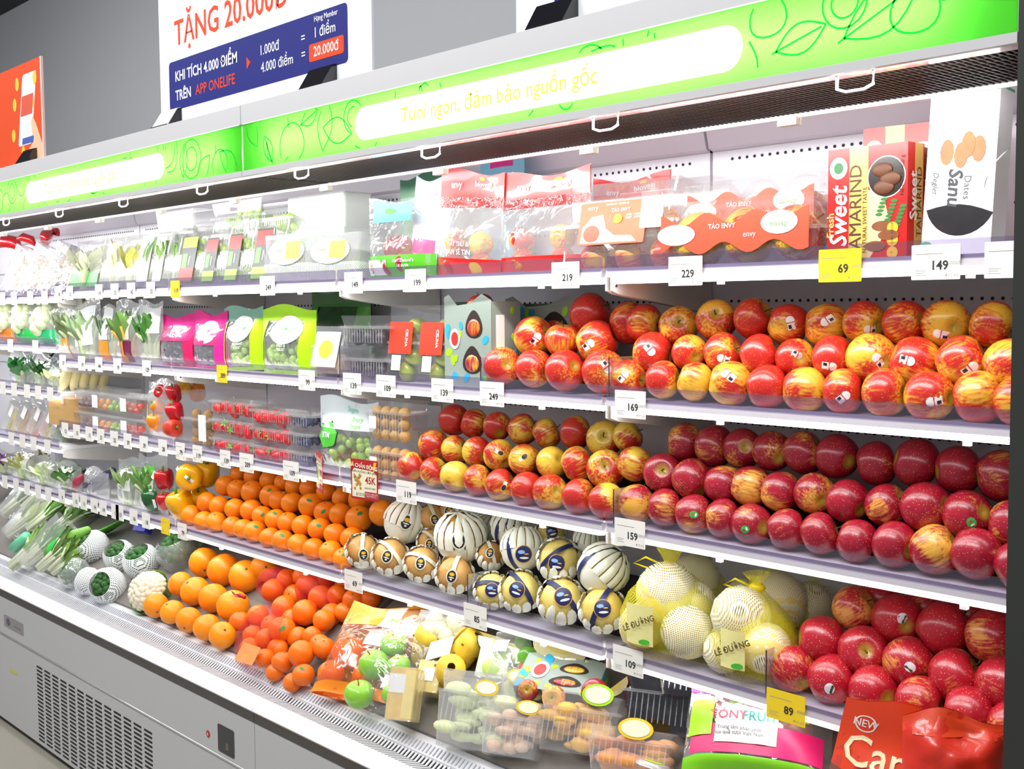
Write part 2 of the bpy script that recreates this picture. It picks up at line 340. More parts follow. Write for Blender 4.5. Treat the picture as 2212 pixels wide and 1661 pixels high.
def case(x0, label, title, nlab):
    t = thing('refrigerated_display_case', label, 'display case', (x0, 0, 0), group='run of refrigerated produce cases'); W = 2.0
    for b in (0, 1):
        part('back_panel', MB().box(b+.004, b+.996, .655, .67, .5, 1.965), INNER, t)
        up = MB(); up.prism([(.656, 1.9655), (.640, 1.972), (.60, 2.12), (.66, 2.12)], b+.004, b+.996); part('upper_back_panel', up, M('f1ebf4', .45, var=.02, scale=3), t)
        h = MB()
        for z, y in ((1.945, .6535), (1.80, .6535), (1.62, .6535), (1.34, .6535)):
            for k in range(44):
                h.plate([(b+.06+k*.0204+a, z+c) for a, c in disc(.0036, .0036, 8)], .001, -y)
        for k in range(44):
            h.plate([(b+.06+k*.0204+a, 2.035+c) for a, c in disc(.0034, .0034, 8)], .001, -.618)
        part('perforation', h, HOLE, t, kind='stuff')
    part('carcass', MB().box(.0005, W-.0005, .672, .70, 0, 2.133).box(.0005, W-.0005, .03, .67, .40, .52), DARK, t)
    part('top_deck', MB().box(.0005, W-.0005, .06, .70, 2.122, 2.133), FASCIA, t)
    part('fascia', MB().prism([(0, 2.083), (0, 2.131), (.002, 2.133), (.06, 2.133), (.06, 2.083)], (.0015), W-.0015), FASCIA, t)
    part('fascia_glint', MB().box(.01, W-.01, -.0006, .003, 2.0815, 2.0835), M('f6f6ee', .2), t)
    part('lower_trim', MB().prism([(0, 1.951), (0, 1.965), (.012, 1.965), (.012, 1.951)], (.0015), W-.0015), FASCIA, t)
    # light box: white trough with a tube inside, printed sheet in front
    part('light_box_trough', MB().box(.0005, W-.0005, .058, .06, 1.965, 2.083).box(.0005, W-.0005, .006, .06, 1.963, 1.966).box(.0005, W-.0005, .006, .06, 2.081, 2.0835).box(.0015, .004, .006, .06, 1.965, 2.083).box(W-.004, W-.0015, .006, .06, 1.965, 2.083), WHITE, t)
    hole = [(1.03+a, 2.022+c) for a, c in rrect(1.06, .074, .0365, 6)]; outer = []
    for q, (hx, hz) in enumerate(hole):
        arc, k = divmod(q, 7); k = k if arc in (0, 2) else 6-k; sx = W-.003 if arc in (0, 3) else .003; sz = 2.0825 if arc in (0, 1) else 1.9655
        outer.append((hx, sz) if k == 6 else (sx, sz) if k == 5 else (sx, 2.022+(sz-2.022)*k/5))
    n = len(hole); ring = MB()
    xs = [(x, .004, z) for x, z in hole]; xo = [(x, .004, z) for x, z in outer]
    ring.add(xs+xo, [(i, (i+1) % n, n+(i+1) % n, n+i) for i in range(n)])
    lb = part('light_box_sheet', ring, GREEN, t, label='glowing green printed sheet')
    pl = part('title_pill', MB().plate(hole, .0004, -.004), PILL, lb, label='white rounded title panel')
    text(title.replace('ơ', 'o'), .044, SIGNTX, lb, (1.0-.04, .0018, 2.021)); text('ʼ', .03, SIGNTX, lb, (.707, .0018, 2.038))
    dd = MB(); rnd = random.Random(int(x0*10)+50)
    for i in range(30):
        x = .05+i*.065+rnd.uniform(-.02, .02); kind = rnd.choice(['apple', 'banana', 'leaf', 'round', 'apple', 'leaf'])
        strokes(dd, doodle(kind, rnd.uniform(.06, .11)), .0032, x, rnd.uniform(1.98, 2.07), rnd.uniform(-1.4, 1.4), 1.968, 2.081)
    part('fruit_drawings', dd, DOOD, lb, (0, .0033, 0), label='pale teal outline fruit drawings', kind='stuff')
    lt = area('light_box_tube', (x0+1.0, .05, 2.022), (R(90), 0, 0), 1.80, .02, BOX_W); lt.parent = t; lt.location = (1.0, .05, 2.022)
    # underside
    part('reflector_strip', MB().box(.0005, W-.0005, .012, .052, 1.953, 1.956), MIRR, t)
    hb = MB().box(.0005, W-.0005, .052, .28, 1.962, 1.97)
    for k in range(int(W/.0105)-1):
        hb.box(k*.0105, k*.0105+.003, .052, .28, 1.954, 1.963)
    for k in range(8):
        hb.box(.0005, W-.0005, .054+k*.031, .056+k*.031, 1.955, 1.963)
    part('air_honeycomb', hb, HONEY, t, kind='stuff', label='dark ribbed air outlet')
    part('air_outlet_rim', MB().box(.0005, W-.0005, .28, .288, 1.947, 1.965).box(.0005, W-.0005, .288, .60, 2.10, 2.12), M('d9d2d6', .3), t)
    for k, x in enumerate((.25, .75, 1.25, 1.75)):
        part('hook', MB().tube([(x-.03, .02, 1.952), (x-.03, .02, 1.932), (x-.015, .02, 1.926), (x+.015, .02, 1.926), (x+.03, .02, 1.932), (x+.03, .02, 1.952)], .0025, 6), WHITE, t)
        part('clip', MB().box(x+.19, x+.23, .275, .292, 1.935, 1.95), M('d9cfc0', .5), t)
    lc = area('canopy_lamp', (0, 0, 0), (R(52), 0, 0), 1.9, .03, CANOPY_W, (1, 1, .98)); lc.parent = t; lc.location = (1.0, .016, 1.945); lc.rotation_euler = (R(62), 0, 0)
    lr = area('canopy_rear_fill', (0, 0, 0), (R(78), 0, 0), 1.9, .02, CANOPY_W*.12, (1, .98, 1)); lr.parent = t; lr.location = (1.0, .292, 1.957)  # added fill light hidden behind the outlet rim, brightens the upper back panels
    # base
    part('upper_base_panel', MB().box((.0015), W-.0015, 0, .02, .368, .512), PANEL, t)
    part('lower_base_panel', MB().box((.0015), W-.0015, .003, .02, .022, .360), PANEL, t)
    part('panel_trim', MB().tube([(.0005, .002, .3645), (W-.0005, .002, .3645)], .0035, 8), M('e8e8e8', .2, metal=.6), t)
    part('kick_plate', MB().box(.0005, W-.0005, .05, .07, 0, .03), DARK, t)
    part('steel_band', MB().box(.001, W-.001, -.001, .02, .512, .541), STEEL, t)
    part('bumper', MB().prism([(-.004, .541), (-.007, .546), (-.004, .551), (.006, .556), (.046, .559), (.052, .552), (.052, .541)], (.0015), W-.0015), BUMP, t, label='white plastic bumper rail')
    # air return grille and tray front
    g = MB(); n = int(W/.0135)
    for k in range(n):
        x = k*.0135; g.prism([(.05, .553), (.105, .541), (.105, .538), (.05, .55)], x, x+.0068)
        g.prism([(.105, .541), (.124, .553), (.124, .550), (.105, .538)], x, x+.0068)
    g.box(.0005, W-.0005, .05, .056, .545, .554).box(.0005, W-.0005, .122, .126, .548, .555).box(.0005, W-.0005, .055, .125, .52, .524)
    part('return_grille', g, GRILLE, t, kind='stuff', label='slotted white air return grille')
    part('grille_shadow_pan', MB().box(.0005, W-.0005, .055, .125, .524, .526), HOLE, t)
    tr = MB().prism([(.124, .553), (.152, .574), (.158, .574), (.128, .548)], .0005, W-.0005).prism([(.152, .574), (.64, .60), (.64, .595), (.156, .570)], .0005, W-.0005)
    part('produce_tray', tr, GRILLE, t)
    fl = MB()
    for k in range(int(W/.0135)):
        x = k*.0135; fl.prism([(.128, .5575), (.146, .571), (.145, .5725), (.127, .559)], x, x+.004)
    part('tray_front_flute', fl, M('c4c6cc', .35), t, kind='stuff')
    return t
c2 = case(0., 'nearest refrigerated case with the apples, beside the dark end panel', 'Tươi ngon, đảm bảo nguồn gốc', 2)
c1 = case(-2., 'middle refrigerated case with vent slots and a small display in its base', 'Tươi ngon, đảm bảo nguồn gốc', 2)
c0 = case(-4., 'farthest refrigerated case holding bagged vegetables and mushrooms', 'Tươi ngon, đảm bảo nguồn gốc', 2)
# details on the base of the middle case
v = MB()
for i in range(13):
    for j in range(20):
        x = 2-1.561+i*.0735; z = .312-j*.0143
        v.plate([(x+.0295+a, z+c) for a, c in rrect(.056, .0072, .0034, 2)], .0012, .0004-.003)
part('vent_slots', v, M('17181a', .6), c1, kind='stuff', label='rows of dark vent slots')
w_ = part('control_window', MB().plate([(2-.155+a, .42+c) for a, c in rrect(.09, .078, .006, 3)], .002, .0012), M('1d2430', .08, spec=.8), c1, label='small dark display window')
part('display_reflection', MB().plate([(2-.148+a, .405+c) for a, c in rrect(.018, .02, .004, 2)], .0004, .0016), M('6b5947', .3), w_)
rs = part('number_sticker', MB().plate([(2-.257+a, .412+c) for a, c in disc(.0105, .0105, 20)], .0008, .001), M('c3311f', .5), c1, label='round red sticker')
text('6', .013, WHITE, rs, (2-.257, -.0021, .412), bold=.03)
lp = part('maker_plate', MB().plate([(2-1.77+a, .424+c) for a, c in rrect(.2, .046, .003, 2)], .0015, .001), M('a7a3a0', .4, metal=.3), c1, label='small grey maker plate')
part('plate_emblem', MB().plate([(2-1.825+a, .424+c) for a, c in disc(.02, .014, 18)], .0006, .0016), M('5b6078', .5), lp)
part('plate_word', MB().plate([(2-1.73+a, .420+c) for a, c in rrect(.07, .006, .002, 2)], .0006, .0016), M('7c7f8c', .5), lp)
part('yellow_mark', MB().plate([(2-1.80+a, .235+c) for a, c in rrect(.07, .012, .003, 2)], .0006, -.002), M('d8d05a', .6), c1)
ep = MB().box(2.0025, 2.042, -.006, .70, 0, 2.145)
single('end_panel', ep, ENDP, 'dark grey metal end panel closing the case beside the apples', 'panel')

# ---------------------------------------------------------------- shelves
SZ = {1: 1.691, 2: 1.417, 3: 1.145, 4: .869}
RAILM = M('bdb7bf', .4, var=.02); BAR = glow('ffffff', SHELF_E); LIPM = clear('e6e2ee', haze=.05, gloss=.16, rough=.12, hazecol='958ba6'); BRK = M('e8e2da', .4)
BAYN = {'E': 'last bay beside the end panel', 'D': 'bay of red apple bags', 'C': 'bay of packed grapes', 'B': 'bay of salad bags', 'A': 'farthest bay'}
LVL = {1: 'top', 2: 'second', 3: 'third', 4: 'lowest', 5: 'fifth'}
def shelf(x0, x1, z, label):
    t = thing('display_shelf', label, 'shelf', (x0, .30, z), group='white shelves with clear lips'); w = x1-x0; a, b = .006, w-.006
    part('shelf_board', MB().box(a, b, .0, .345, -.020, -.006), WHITE, t)
    part('price_rail', MB().prism([(-.012, 0), (-.016, -.019), (-.006, -.02), (0, -.004)], a, b), RAILM, t)
    part('light_bar', MB().prism([(-.013, -.0205), (-.012, -.031), (.006, -.0335), (.012, -.021)], a+.012, b-.012), BAR, t, label='bright white light bar')
    part('light_bar_blocker', MB().box(a+.01, b-.01, .0125, .0145, -.0325, -.02), RAILM, t)  # added plate behind the bar, blocks its light from the back panels
    part('clear_lip', MB().plate([(w/2+p, .0095+q) for p, q in rrect(w-.008, .031, .008, 3)], .0022, .0155), LIPM, t, label='tinted clear plastic lip')
    for x in (a-.001, b-.004):
        part('bracket', MB().prism([(.001, -.021), (.001, -.048), (.02, -.055), (.345, -.10), (.345, -.021)], x, x+.005), BRK, t)
        part('bolt', MB().tube([(x+(.006 if x < w/2 else -.001), .013, -.037), (x+(.0075 if x < w/2 else -.0025), .013, -.037)], .003, 8), M('4a4a55', .3, metal=.8), t)
    for fx in (.3, .8):
        part('light_clip', MB().box(w*fx-.006, w*fx+.006, -.01, .0, -.04, -.032), WHITE, t)
    return t
for bay, x0 in (('E', 1.), ('D', 0.), ('C', -1.), ('B', -2.)):
    for k in (1, 2, 3, 4):
        shelf(x0, x0+1, SZ[k], f'{LVL[k]} white shelf with clear lip in the {BAYN[bay]}')
SA = {1: 1.675, 2: 1.471, 3: 1.281, 4: 1.061, 5: .859}
for k in SA: shelf(-3., -2., SA[k], f'{LVL[k]} white shelf with clear lip in the {BAYN["A"]}'.replace('lowest', 'fourth'))
# ---------------------------------------------------------------- apples
def apple_mesh(seed):
    rnd = random.Random(seed); n, prof = 20, []
    el = rnd.uniform(.92, 1.05)
    for i in range(15):
        t = i/14; th = math.pi*t
        r = math.sin(th)**.82; z = math.cos(th)*el
        r *= 1+.07*math.cos(th)                                   # shoulders wider than the eye end
        dz = -.26*math.exp(-(r/.26)**2) if t < .5 else .2*math.exp(-(r/.24)**2)
        prof.append((max(r, .004), z*.93+dz))
    ph = rnd.uniform(0, 6.28); lob = rnd.uniform(.01, .03); sk = rnd.uniform(-.05, .05)
    mb = MB().lathe(prof, n, fn=lambda a, z: 1+lob*math.cos(5*a+ph)*(.4-.6*z if z < .6 else 0)+sk*math.cos(a))
    return mb.mesh('apple')
AP = [apple_mesh(i) for i in range(5)]
UNIT = {}
def scaled(me, r, mat):
    """copy of a unit-radius mesh at real size in 3 mm steps, one per material, so that materials sit in true metres"""
    k = (me.name, round(r/.0015), mat.name)
    if k not in UNIT:
        c = me.copy(); c.transform(Matrix.Scale(round(r/.0015)*.0015, 4)); c.materials.clear(); c.materials.append(mat); UNIT[k] = c
    return UNIT[k]
STEM = MB().tube([(0, 0, .62), (.02, 0, .8), (.06, .02, .98), (.11, .03, 1.08)], [.035, .03, .03, .045], 5).mesh('stem')
ENVY = skin('skin_orange_red', 'e8b436', 'd8341c', 'b01a1e', .79, .5, .4, dotscale=230)
ROSE = skin('skin_crimson', 'e9ad45', 'b5162a', '7d0f2a', .66, .45, .45, dotscale=230)
AMBR = skin('skin_red_yellow', 'e6c343', 'd0301f', 'a81c1c', .79, .45, .2, dotscale=230)
QUEEN = skin('skin_bright_red', 'e7a350', 'c71d2c', 'a1122a', .70, .55, .6, dotscale=210)
STK_W, STK_G, STK_D = M('f4f1ee', .5), M('3fae4e', .45), M('2a2430', .45)
STK_R = M('c8303a', .5)
CSTK = {}
def sticker(o, r, kind, rnd):
    """small fruit sticker on the side that faces the aisle"""
    d = (CAM-o.location).normalized(); a = Vector((rnd.uniform(-.45, .45), 0, rnd.uniform(-.45, .35)))
    d = (d+a).normalized(); inv = o.rotation_euler.to_matrix().transposed(); dl = inv @ d
    up = Vector((0, 0, 1)); x = up.cross(d).normalized(); y = d.cross(x)
    ang = rnd.uniform(-2.6, 2.6); ca, sa = math.cos(ang), math.sin(ang)
    def cap(poly, lift):
        pts = []
        # ray-march every outline point onto the fruit
        for u, v in poly:
            q = inv @ (d*r*.995 + (x*(u*ca-v*sa) + y*(u*sa+v*ca)))
            q = q.normalized()
            pts.append(q)
        me = o.data; out = []
        for q in pts:
            hit = me_hit(me, q, r); out.append(q*(hit+lift))
        return out
    ps = []
    if kind == 'w':
        ps = [(disc(r*.20, r*.2, 14), STK_W, .0004, (0, r*.17)), (rrect(r*.36, r*.34, .001, 1), STK_W, .0004, (0, -r*.14)), (rrect(r*.38, r*.05, .0005, 1), STK_R, .0007, (0, r*.04)), (rrect(r*.14, r*.18, .0005, 1), STK_D, .0007, (-r*.07, -r*.15))]
    elif kind == 'g':
        ps = [(disc(r*.2, r*.24, 16), STK_G, .0004, (0, 0)), (disc(r*.1, r*.05, 10), M('e9f3d8', .5), .0007, (0, -r*.1)), (disc(r*.05, r*.07, 8), STK_R, .0007, (0, r*.07))]
    elif kind == 'q':
        ps = [(disc(r*.23, r*.2, 16), M('e9e7ee', .45), .0004, (0, 0)), (rrect(r*.36, r*.1, .001, 1), M('24582c', .5), .0007, (0, r*.09))]
    elif kind == 'o':
        ps = [(disc(r*.17, r*.24, 16), M('e8c22a', .45), .0004, (0, 0)), (disc(r*.14, r*.18, 14), STK_D, .0007, (0, r*.02)), (rrect(r*.24, r*.24, .0005, 1), STK_W, .0004, (0, r*.32))]
    first = None
    for poly, mat, lift, (ox, oy) in ps:
        n = len(poly); cx, cy = sum(p[0] for p in poly)/n, sum(p[1] for p in poly)/n
        allp = [(u+ox, v+oy) for u, v in poly]+[((u-cx)*.5+cx+ox, (v-cy)*.5+cy+oy) for u, v in poly]+[(cx+ox, cy+oy)]
        vs = cap(allp, lift); mb = MB().add(vs, [(i, (i+1) % n, n+(i+1) % n, n+i) for i in range(n)]+[(n+i, n+(i+1) % n, 2*n) for i in range(n)])
        pt = part('sticker' if first is None else 'sticker_print', mb, mat, o if first is None else first)
        if first is None: first = pt; pt['label'] = {'w': 'white sticker with a barcode', 'g': 'round green sticker', 'q': 'oval white sticker', 'o': 'yellow and black sticker'}[kind]
def me_hit(me, q, r):
    from mathutils.bvhtree import BVHTree
    k = me.name
    if k not in CSTK: CSTK[k] = BVHTree.FromPolygons([v.co for v in me.vertices], [tuple(p.vertices) for p in me.polygons])
    h = CSTK[k].ray_cast(q*(r*3), -q)
    return (q*(r*3)-q*h[3]).length if h[0] is not None else r
FRUITN = [0]
def apple(px, py, w, Y, mat, label, group, stk=None, pose=None, r=None, c=None, zmin=None):
    c = c or at(px, py, Y); rr = r or w/2*mpp(c)*1.05;
    if zmin is not None: c.z = max(c.z, zmin+rr*.95)
    FRUITN[0] += 1; rnd = random.Random(FRUITN[0]*13+5)
    me = scaled(rnd.choice(AP), rr, mat)
    o = put('apple', me, None, loc=c)
    if pose == 'stem': e = Vector((.55, -.75, .35))
    elif pose == 'up': e = Vector((rnd.uniform(-.2, .2), rnd.uniform(-.3, .1), 1))
    else:
        a = rnd.choice([rnd.uniform(-.5, .9), rnd.uniform(2.2, 3.6), rnd.uniform(-.5, .9)])
        e = Vector((math.cos(a), rnd.uniform(.05, .8), rnd.uniform(-.35, .75)))
    o.rotation_euler = e.to_track_quat('Z', 'X').to_euler(); o.rotation_euler.rotate_axis('Z', rnd.uniform(0, 6.28))
    put('stem', scaled(STEM, rr, STEMC), None, o)
    tag(o, label, 'apple', group)
    if stk: sticker(o, rr, stk, rnd)
    return o
def rows(data, mat, where, group, ys, zs):
    """data: list of rows; every row a list of (px, py, width[, sticker]) from the far end towards the aisle end"""
    nm = ['front', 'second', 'third', 'fourth', 'fifth']
    for ri, row in enumerate(data):
        for k, it in enumerate(row):
            px, py, w = it[:3]; stk = it[3] if len(it) > 3 and it[3] else None; pose = it[4] if len(it) > 4 else None
            extra = {'w': ' with barcode sticker', 'g': ' with green sticker', 'q': ' with oval sticker', 'o': ' with yellow sticker', None: ''}[stk]
            apple(px, py, w, ys[ri], mat, f'{ORD[k]} apple{extra} from the far end, {nm[ri]} row, {where}', group, stk, pose, zmin=zs-.006 if ri == 0 else None)
N = ''
rows([[(1087, 790, 78), (1152, 795, 78), (1222, 800, 87), (1305, 802, 92, 'w')],
      [(1152, 728, 82, 'w'), (1217, 736, 78, N, 'up'), (1289, 739, 88, 'w')],
      [(1275, 681, 86), (1360, 700, 90)]], ENVY, 'beside the spotted carton', 'red apples over the 249 tag', (.345, .385, .44), SZ[2])
rows([[(1357, 818, 77, 'w'), (1431, 820, 80), (1501, 822, 80), (1577, 828, 93, 'w'), (1657, 845, 90), (1737, 847, 94), (1820, 850, 94, 'w'), (1910, 855, 102), (2010, 862, 104, 'w'), (2112, 863, 110), (2200, 870, 104)],
      [(1410, 763, 86, 'w'), (1491, 763, 76), (1562, 764, 88, 'w'), (1641, 768, 90), (1718, 773, 84, 'w'), (1800, 775, 94, 'w'), (1884, 775, 105, 'w'), (1977, 780, 105, 'w'), (2078, 783, 108, 'w'), (2180, 790, 108)],
      [(1390, 700, 84), (1467, 706, 82, N, 'stem'), (1547, 691, 85, N, 'stem'), (1628, 690, 88), (1703, 700, 86, 'w'), (1785, 703, 92, 'w'), (1870, 698, 92, 'w'), (1957, 698, 96), (2046, 700, 102, 'w'), (2143, 703, 100)]],
     ENVY, 'red-yellow apples, second shelf', 'red and yellow apples over the 169 tag', (.345, .385, .425), SZ[2])
rows([[(889, 1008, 60), (937, 1020, 62), (983, 1027, 62), (1031, 1037, 65), (1081, 1050, 66, 'o'), (1136, 1055, 72), (1190, 1062, 74), (1250, 1073, 74), (1309, 1085, 76)],
      [(936, 961, 64), (981, 971, 60), (1031, 976, 62), (1079, 984, 67, 'o'), (1133, 993, 68, 'o'), (1193, 999, 68), (1247, 1003, 74), (1309, 1013, 82, N, 'stem'), (1369, 1002, 72)],
      [(980, 906, 64), (1023, 914, 62), (1075, 921, 60), (1128, 927, 65), (1180, 936, 64), (1242, 935, 70), (1306, 949, 77, N, 'stem'), (1356, 944, 66)]],
     AMBR, 'yellow-blushed apples, third shelf', 'yellow blushed apples over the 119 tag', (.345, .385, .425), SZ[3])
rows([[(1374, 1086, 76), (1435, 1097, 80), (1498, 1110, 82, 'g'), (1561, 1121, 82), (1625, 1134, 84, 'g'), (1698, 1142, 85), (1771, 1153, 88), (1850, 1167, 92), (1936, 1177, 98), (2019, 1189, 102), (2108, 1195, 108), (2200, 1222, 100, 'g')],
      [(1432, 1022, 84, N, 'stem'), (1497, 1035, 84), (1562, 1045, 80), (1621, 1050, 86), (1685, 1062, 84), (1760, 1066, 88), (1833, 1084, 92), (1914, 1091, 88), (2003, 1094, 106), (2091, 1113, 104, 'g'), (2183, 1131, 100)],
      [(1479, 956, 84), (1543, 964, 88), (1605, 967, 84), (1670, 976, 84), (1735, 977, 92), (1809, 986, 92), (1892, 1001, 92), (1978, 998, 100), (2068, 1015, 102), (2160, 1028, 106)]],
     ROSE, 'dark crimson apples, third shelf', 'crimson apples over the 159 tag', (.345, .385, .425), SZ[3])
rows([[(1715, 1457, 98), (1796, 1483, 103, 'q'), (1888, 1506, 104), (1985, 1527, 109), (2090, 1553, 116), (2188, 1573, 110)],
      [(1774, 1382, 99), (1865, 1408, 104, N, 'stem'), (1964, 1431, 106, 'q'), (2063, 1460, 116), (2165, 1477, 112, 'q')],
      [(1845, 1315, 97), (1940, 1338, 107, 'q'), (2037, 1359, 113), (2141, 1374, 114)],
      [(1905, 1290, 92), (2000, 1316, 96), (2095, 1330, 100)]],
     QUEEN, 'bright red apples, lowest shelf', 'bright red apples over the 89 tag', (.352, .395, .44, .51), SZ[4])
# black step trays that carry the upper rows
STEP = M('2a2523', .7)
def riser(x0, x1, z, label, two=True):
    mb = MB().prism([(.39, z-.0055), (.39, z+.035), (.43, z+.035), (.43, z+.078), (.60, z+.078), (.60, z-.0055)] if two else [(.40, z-.0055), (.40, z+.035), (.60, z+.035), (.60, z-.0055)], x0, x1)
    single('step_tray', mb, STEP, label, 'tray', group='black step trays under the fruit')
riser(1.03, 1.98, SZ[2], 'black step tray under the red-yellow apples of the second shelf')
riser(.42, .98, SZ[3], 'black step tray under the yellow-blushed apples')
riser(1.03, 1.98, SZ[3], 'black step tray under the dark crimson apples')
riser(1.45, 1.98, SZ[4], 'black step tray under the bright red apples of the lowest shelf')
riser(.62, .98, SZ[2], 'black step tray under the apples beside the spotted carton', False)
riser(-.95, -.08, SZ[4], 'black step tray under the rows of mandarins')

# ---------------------------------------------------------------- citrus
def orange_mesh(seed, ob):
    rnd = random.Random(seed)
    return MB().ball((0, 0, 0), 1, 18, 12, (1, 1, ob), lambda d: 1+.02*noise.noise(d*2.2+Vector((seed*7, 0, 0)))-.06*math.exp(-((1-abs(d.z))/.012))).mesh('orange')
OR = [orange_mesh(i, .9+.03*i) for i in range(3)]
EYE = MB().plate([(a, c) for a, c in disc(.09, .09, 10)], .02).mesh('eye'); EYE.transform(Matrix.Rotation(R(-90), 4, 'X')); 
MAND = peel('peel_mandarin', 'ff9400', 'f27a02'); ORNG = peel('peel_orange', 'ffa408', 'ff8a00'); TANG = peel('peel_tangerine', 'fb7f0a', 'f06a06')
LEAF_ST = M('2f8a3c', .5)
def orange(px, py, w, c, mat, label, cat, group, stk=False, eye=False):
    rr = w/2*mpp(c); FRUITN[0] += 1; rnd = random.Random(FRUITN[0]*7)
    o = put(cat, scaled(rnd.choice(OR), rr, mat), None, loc=c); tag(o, label, cat, group)
    d = (CAM-c).normalized()
    e = (d+Vector((rnd.uniform(-.7, .7), rnd.uniform(-.3, .3), rnd.uniform(-.7, .9)))) if eye else Vector((rnd.uniform(-.5, .5), rnd.uniform(-.9, .2), 1))
    o.rotation_euler = e.to_track_quat('Z', 'X').to_euler()
    me = EYE.copy(); me.transform(Matrix.Translation((0, 0, .88))); put('stem_end', scaled(me, rr, M('6b5a1e', .8)), None, o)
    if stk:
        inv = o.rotation_euler.to_matrix().transposed(); q = inv @ (d+Vector((rnd.uniform(-.3, .3), 0, rnd.uniform(0, .7)))).normalized()
        x = q.orthogonal().normalized(); y = q.cross(x)
        pts = [(q+x*.15*u+y*.25*v).normalized() for u, v in disc(1, 1, 10)]+[q]
        part('sticker', MB().add([p*(me_hit(o.data, p, rr)+.0006) for p in pts], [(i, (i+1) % 10, 10) for i in range(10)]), LEAF_ST, o, label='small green leaf sticker')
    return o
MR = [[(413, 1113, 46), (441, 1126, 45), (467, 1127, 46), (502, 1137, 46), (526, 1142, 46), (551, 1148, 50, 1), (583, 1161, 47), (611, 1168, 50, 1), (645, 1175, 48), (678, 1186, 50), (714, 1192, 52), (744, 1206, 52, 1)],
      [(448, 1085, 46), (474, 1093, 46), (508, 1099, 47), (543, 1102, 50), (567, 1114, 46, 1), (596, 1122, 48, 1), (622, 1128, 47), (655, 1135, 50), (690, 1142, 52, 1), (725, 1154, 52), (761, 1163, 54, 1)],
      [(487, 1049, 46), (513, 1057, 46), (545, 1062, 50), (585, 1071, 50, 1), (603, 1082, 46), (631, 1086, 50), (671, 1091, 54, 1), (703, 1107, 50, 1), (735, 1111, 50), (775, 1121, 60, 1), (826, 1108, 58)],
      [(516, 1023, 40), (547, 1028, 42), (583, 1036, 46), (612, 1042, 40), (637, 1050, 44), (669, 1054, 44), (705, 1062, 46), (739, 1074, 46), (779, 1078, 54)]]
for ri, row in enumerate(MR):
    for k, it in enumerate(row):
        c = at(it[0], it[1], (.345, .38, .415, .46)[ri])
        orange(it[0], it[1], it[2], c, MAND, f'{ORD[k]} mandarin{" with green sticker" if len(it) > 3 else ""} from the bell peppers, {("front", "second", "third", "top")[ri]} row of the shelf', 'mandarin', 'mandarins over the 79 tag', len(it) > 3)
def deck(px, py, lift=0, z0=.60, y0=.165, sl=.62):
    """point of the sloping heap in the bottom well seen at a photo position"""
    d = ray(px, py); a = z0+lift+sl*(CAM.y-y0)-CAM.z; t = a/(d.z-sl*d.y); return CAM+d*t
BO = [[(337, 1308, 54), (372, 1322, 54), (408, 1339, 58), (447, 1355, 60), (481, 1372, 60)],
      [(390, 1262, 54), (421, 1277, 64), (461, 1292, 64), (504, 1309, 72)],
      [(441, 1215, 66), (483, 1231, 72), (530, 1245, 72)], [(570, 1227, 60)]]
for ri, row in enumerate(BO):
    for k, it in enumerate(row):
        c = deck(it[0], it[1], .03)
        orange(it[0], it[1], it[2], c, ORNG, f'{ORD[k]} large orange from the cauliflower, {("front", "second", "third", "top")[ri]} row of the heap in the well', 'orange', 'large loose oranges in the well', eye=(k % 2 == 0))
# ---------------------------------------------------------------- price tags on the rails
YEL = M('f2d21a', .55, var=.02); FAINT = M('9b9690', .7)
def pricetag(px, num, z, yellow=False, small=False, name='', rows_=True, wpx=None):
    Y = .2815; x = onx(px, Y, z); w, h = (.085, .058) if not small else (.066, .056)
    col = 'yellow' if yellow else 'white'
    t = thing('price_tag', f'{col} paper price tag {name}', 'price tag', (x, Y, z-.012), group='price tags on the shelf rails')
    part('card', MB().plate(rrect(w, h, .0012, 1), .0008), YEL if yellow else CARD, t)
    if num: text(num, .021, INK, t, (.007, -.0006, -.006), bold=.02)
    if rows_:
        text('.000đ', .0085, FAINT, t, (.0325, -.0002, -.0025)); text('ĐVT: KG' if not small else 'ĐVT', .006, FAINT, t, (.029, -.0002, -.0225))
        ln = MB().box(-w*.42, w*.15, -.0002, 0, .0130, .0142)
        for k in range(3): ln.box(-w*.42, -w*.42+.020-.004*(k == 1), -.0002, 0, -.0145-.0036*k, -.0136-.0036*k)
        part('small_print', ln, FAINT, t, kind='stuff')
    return t
L4 = 'on the {} shelf rail, {}'
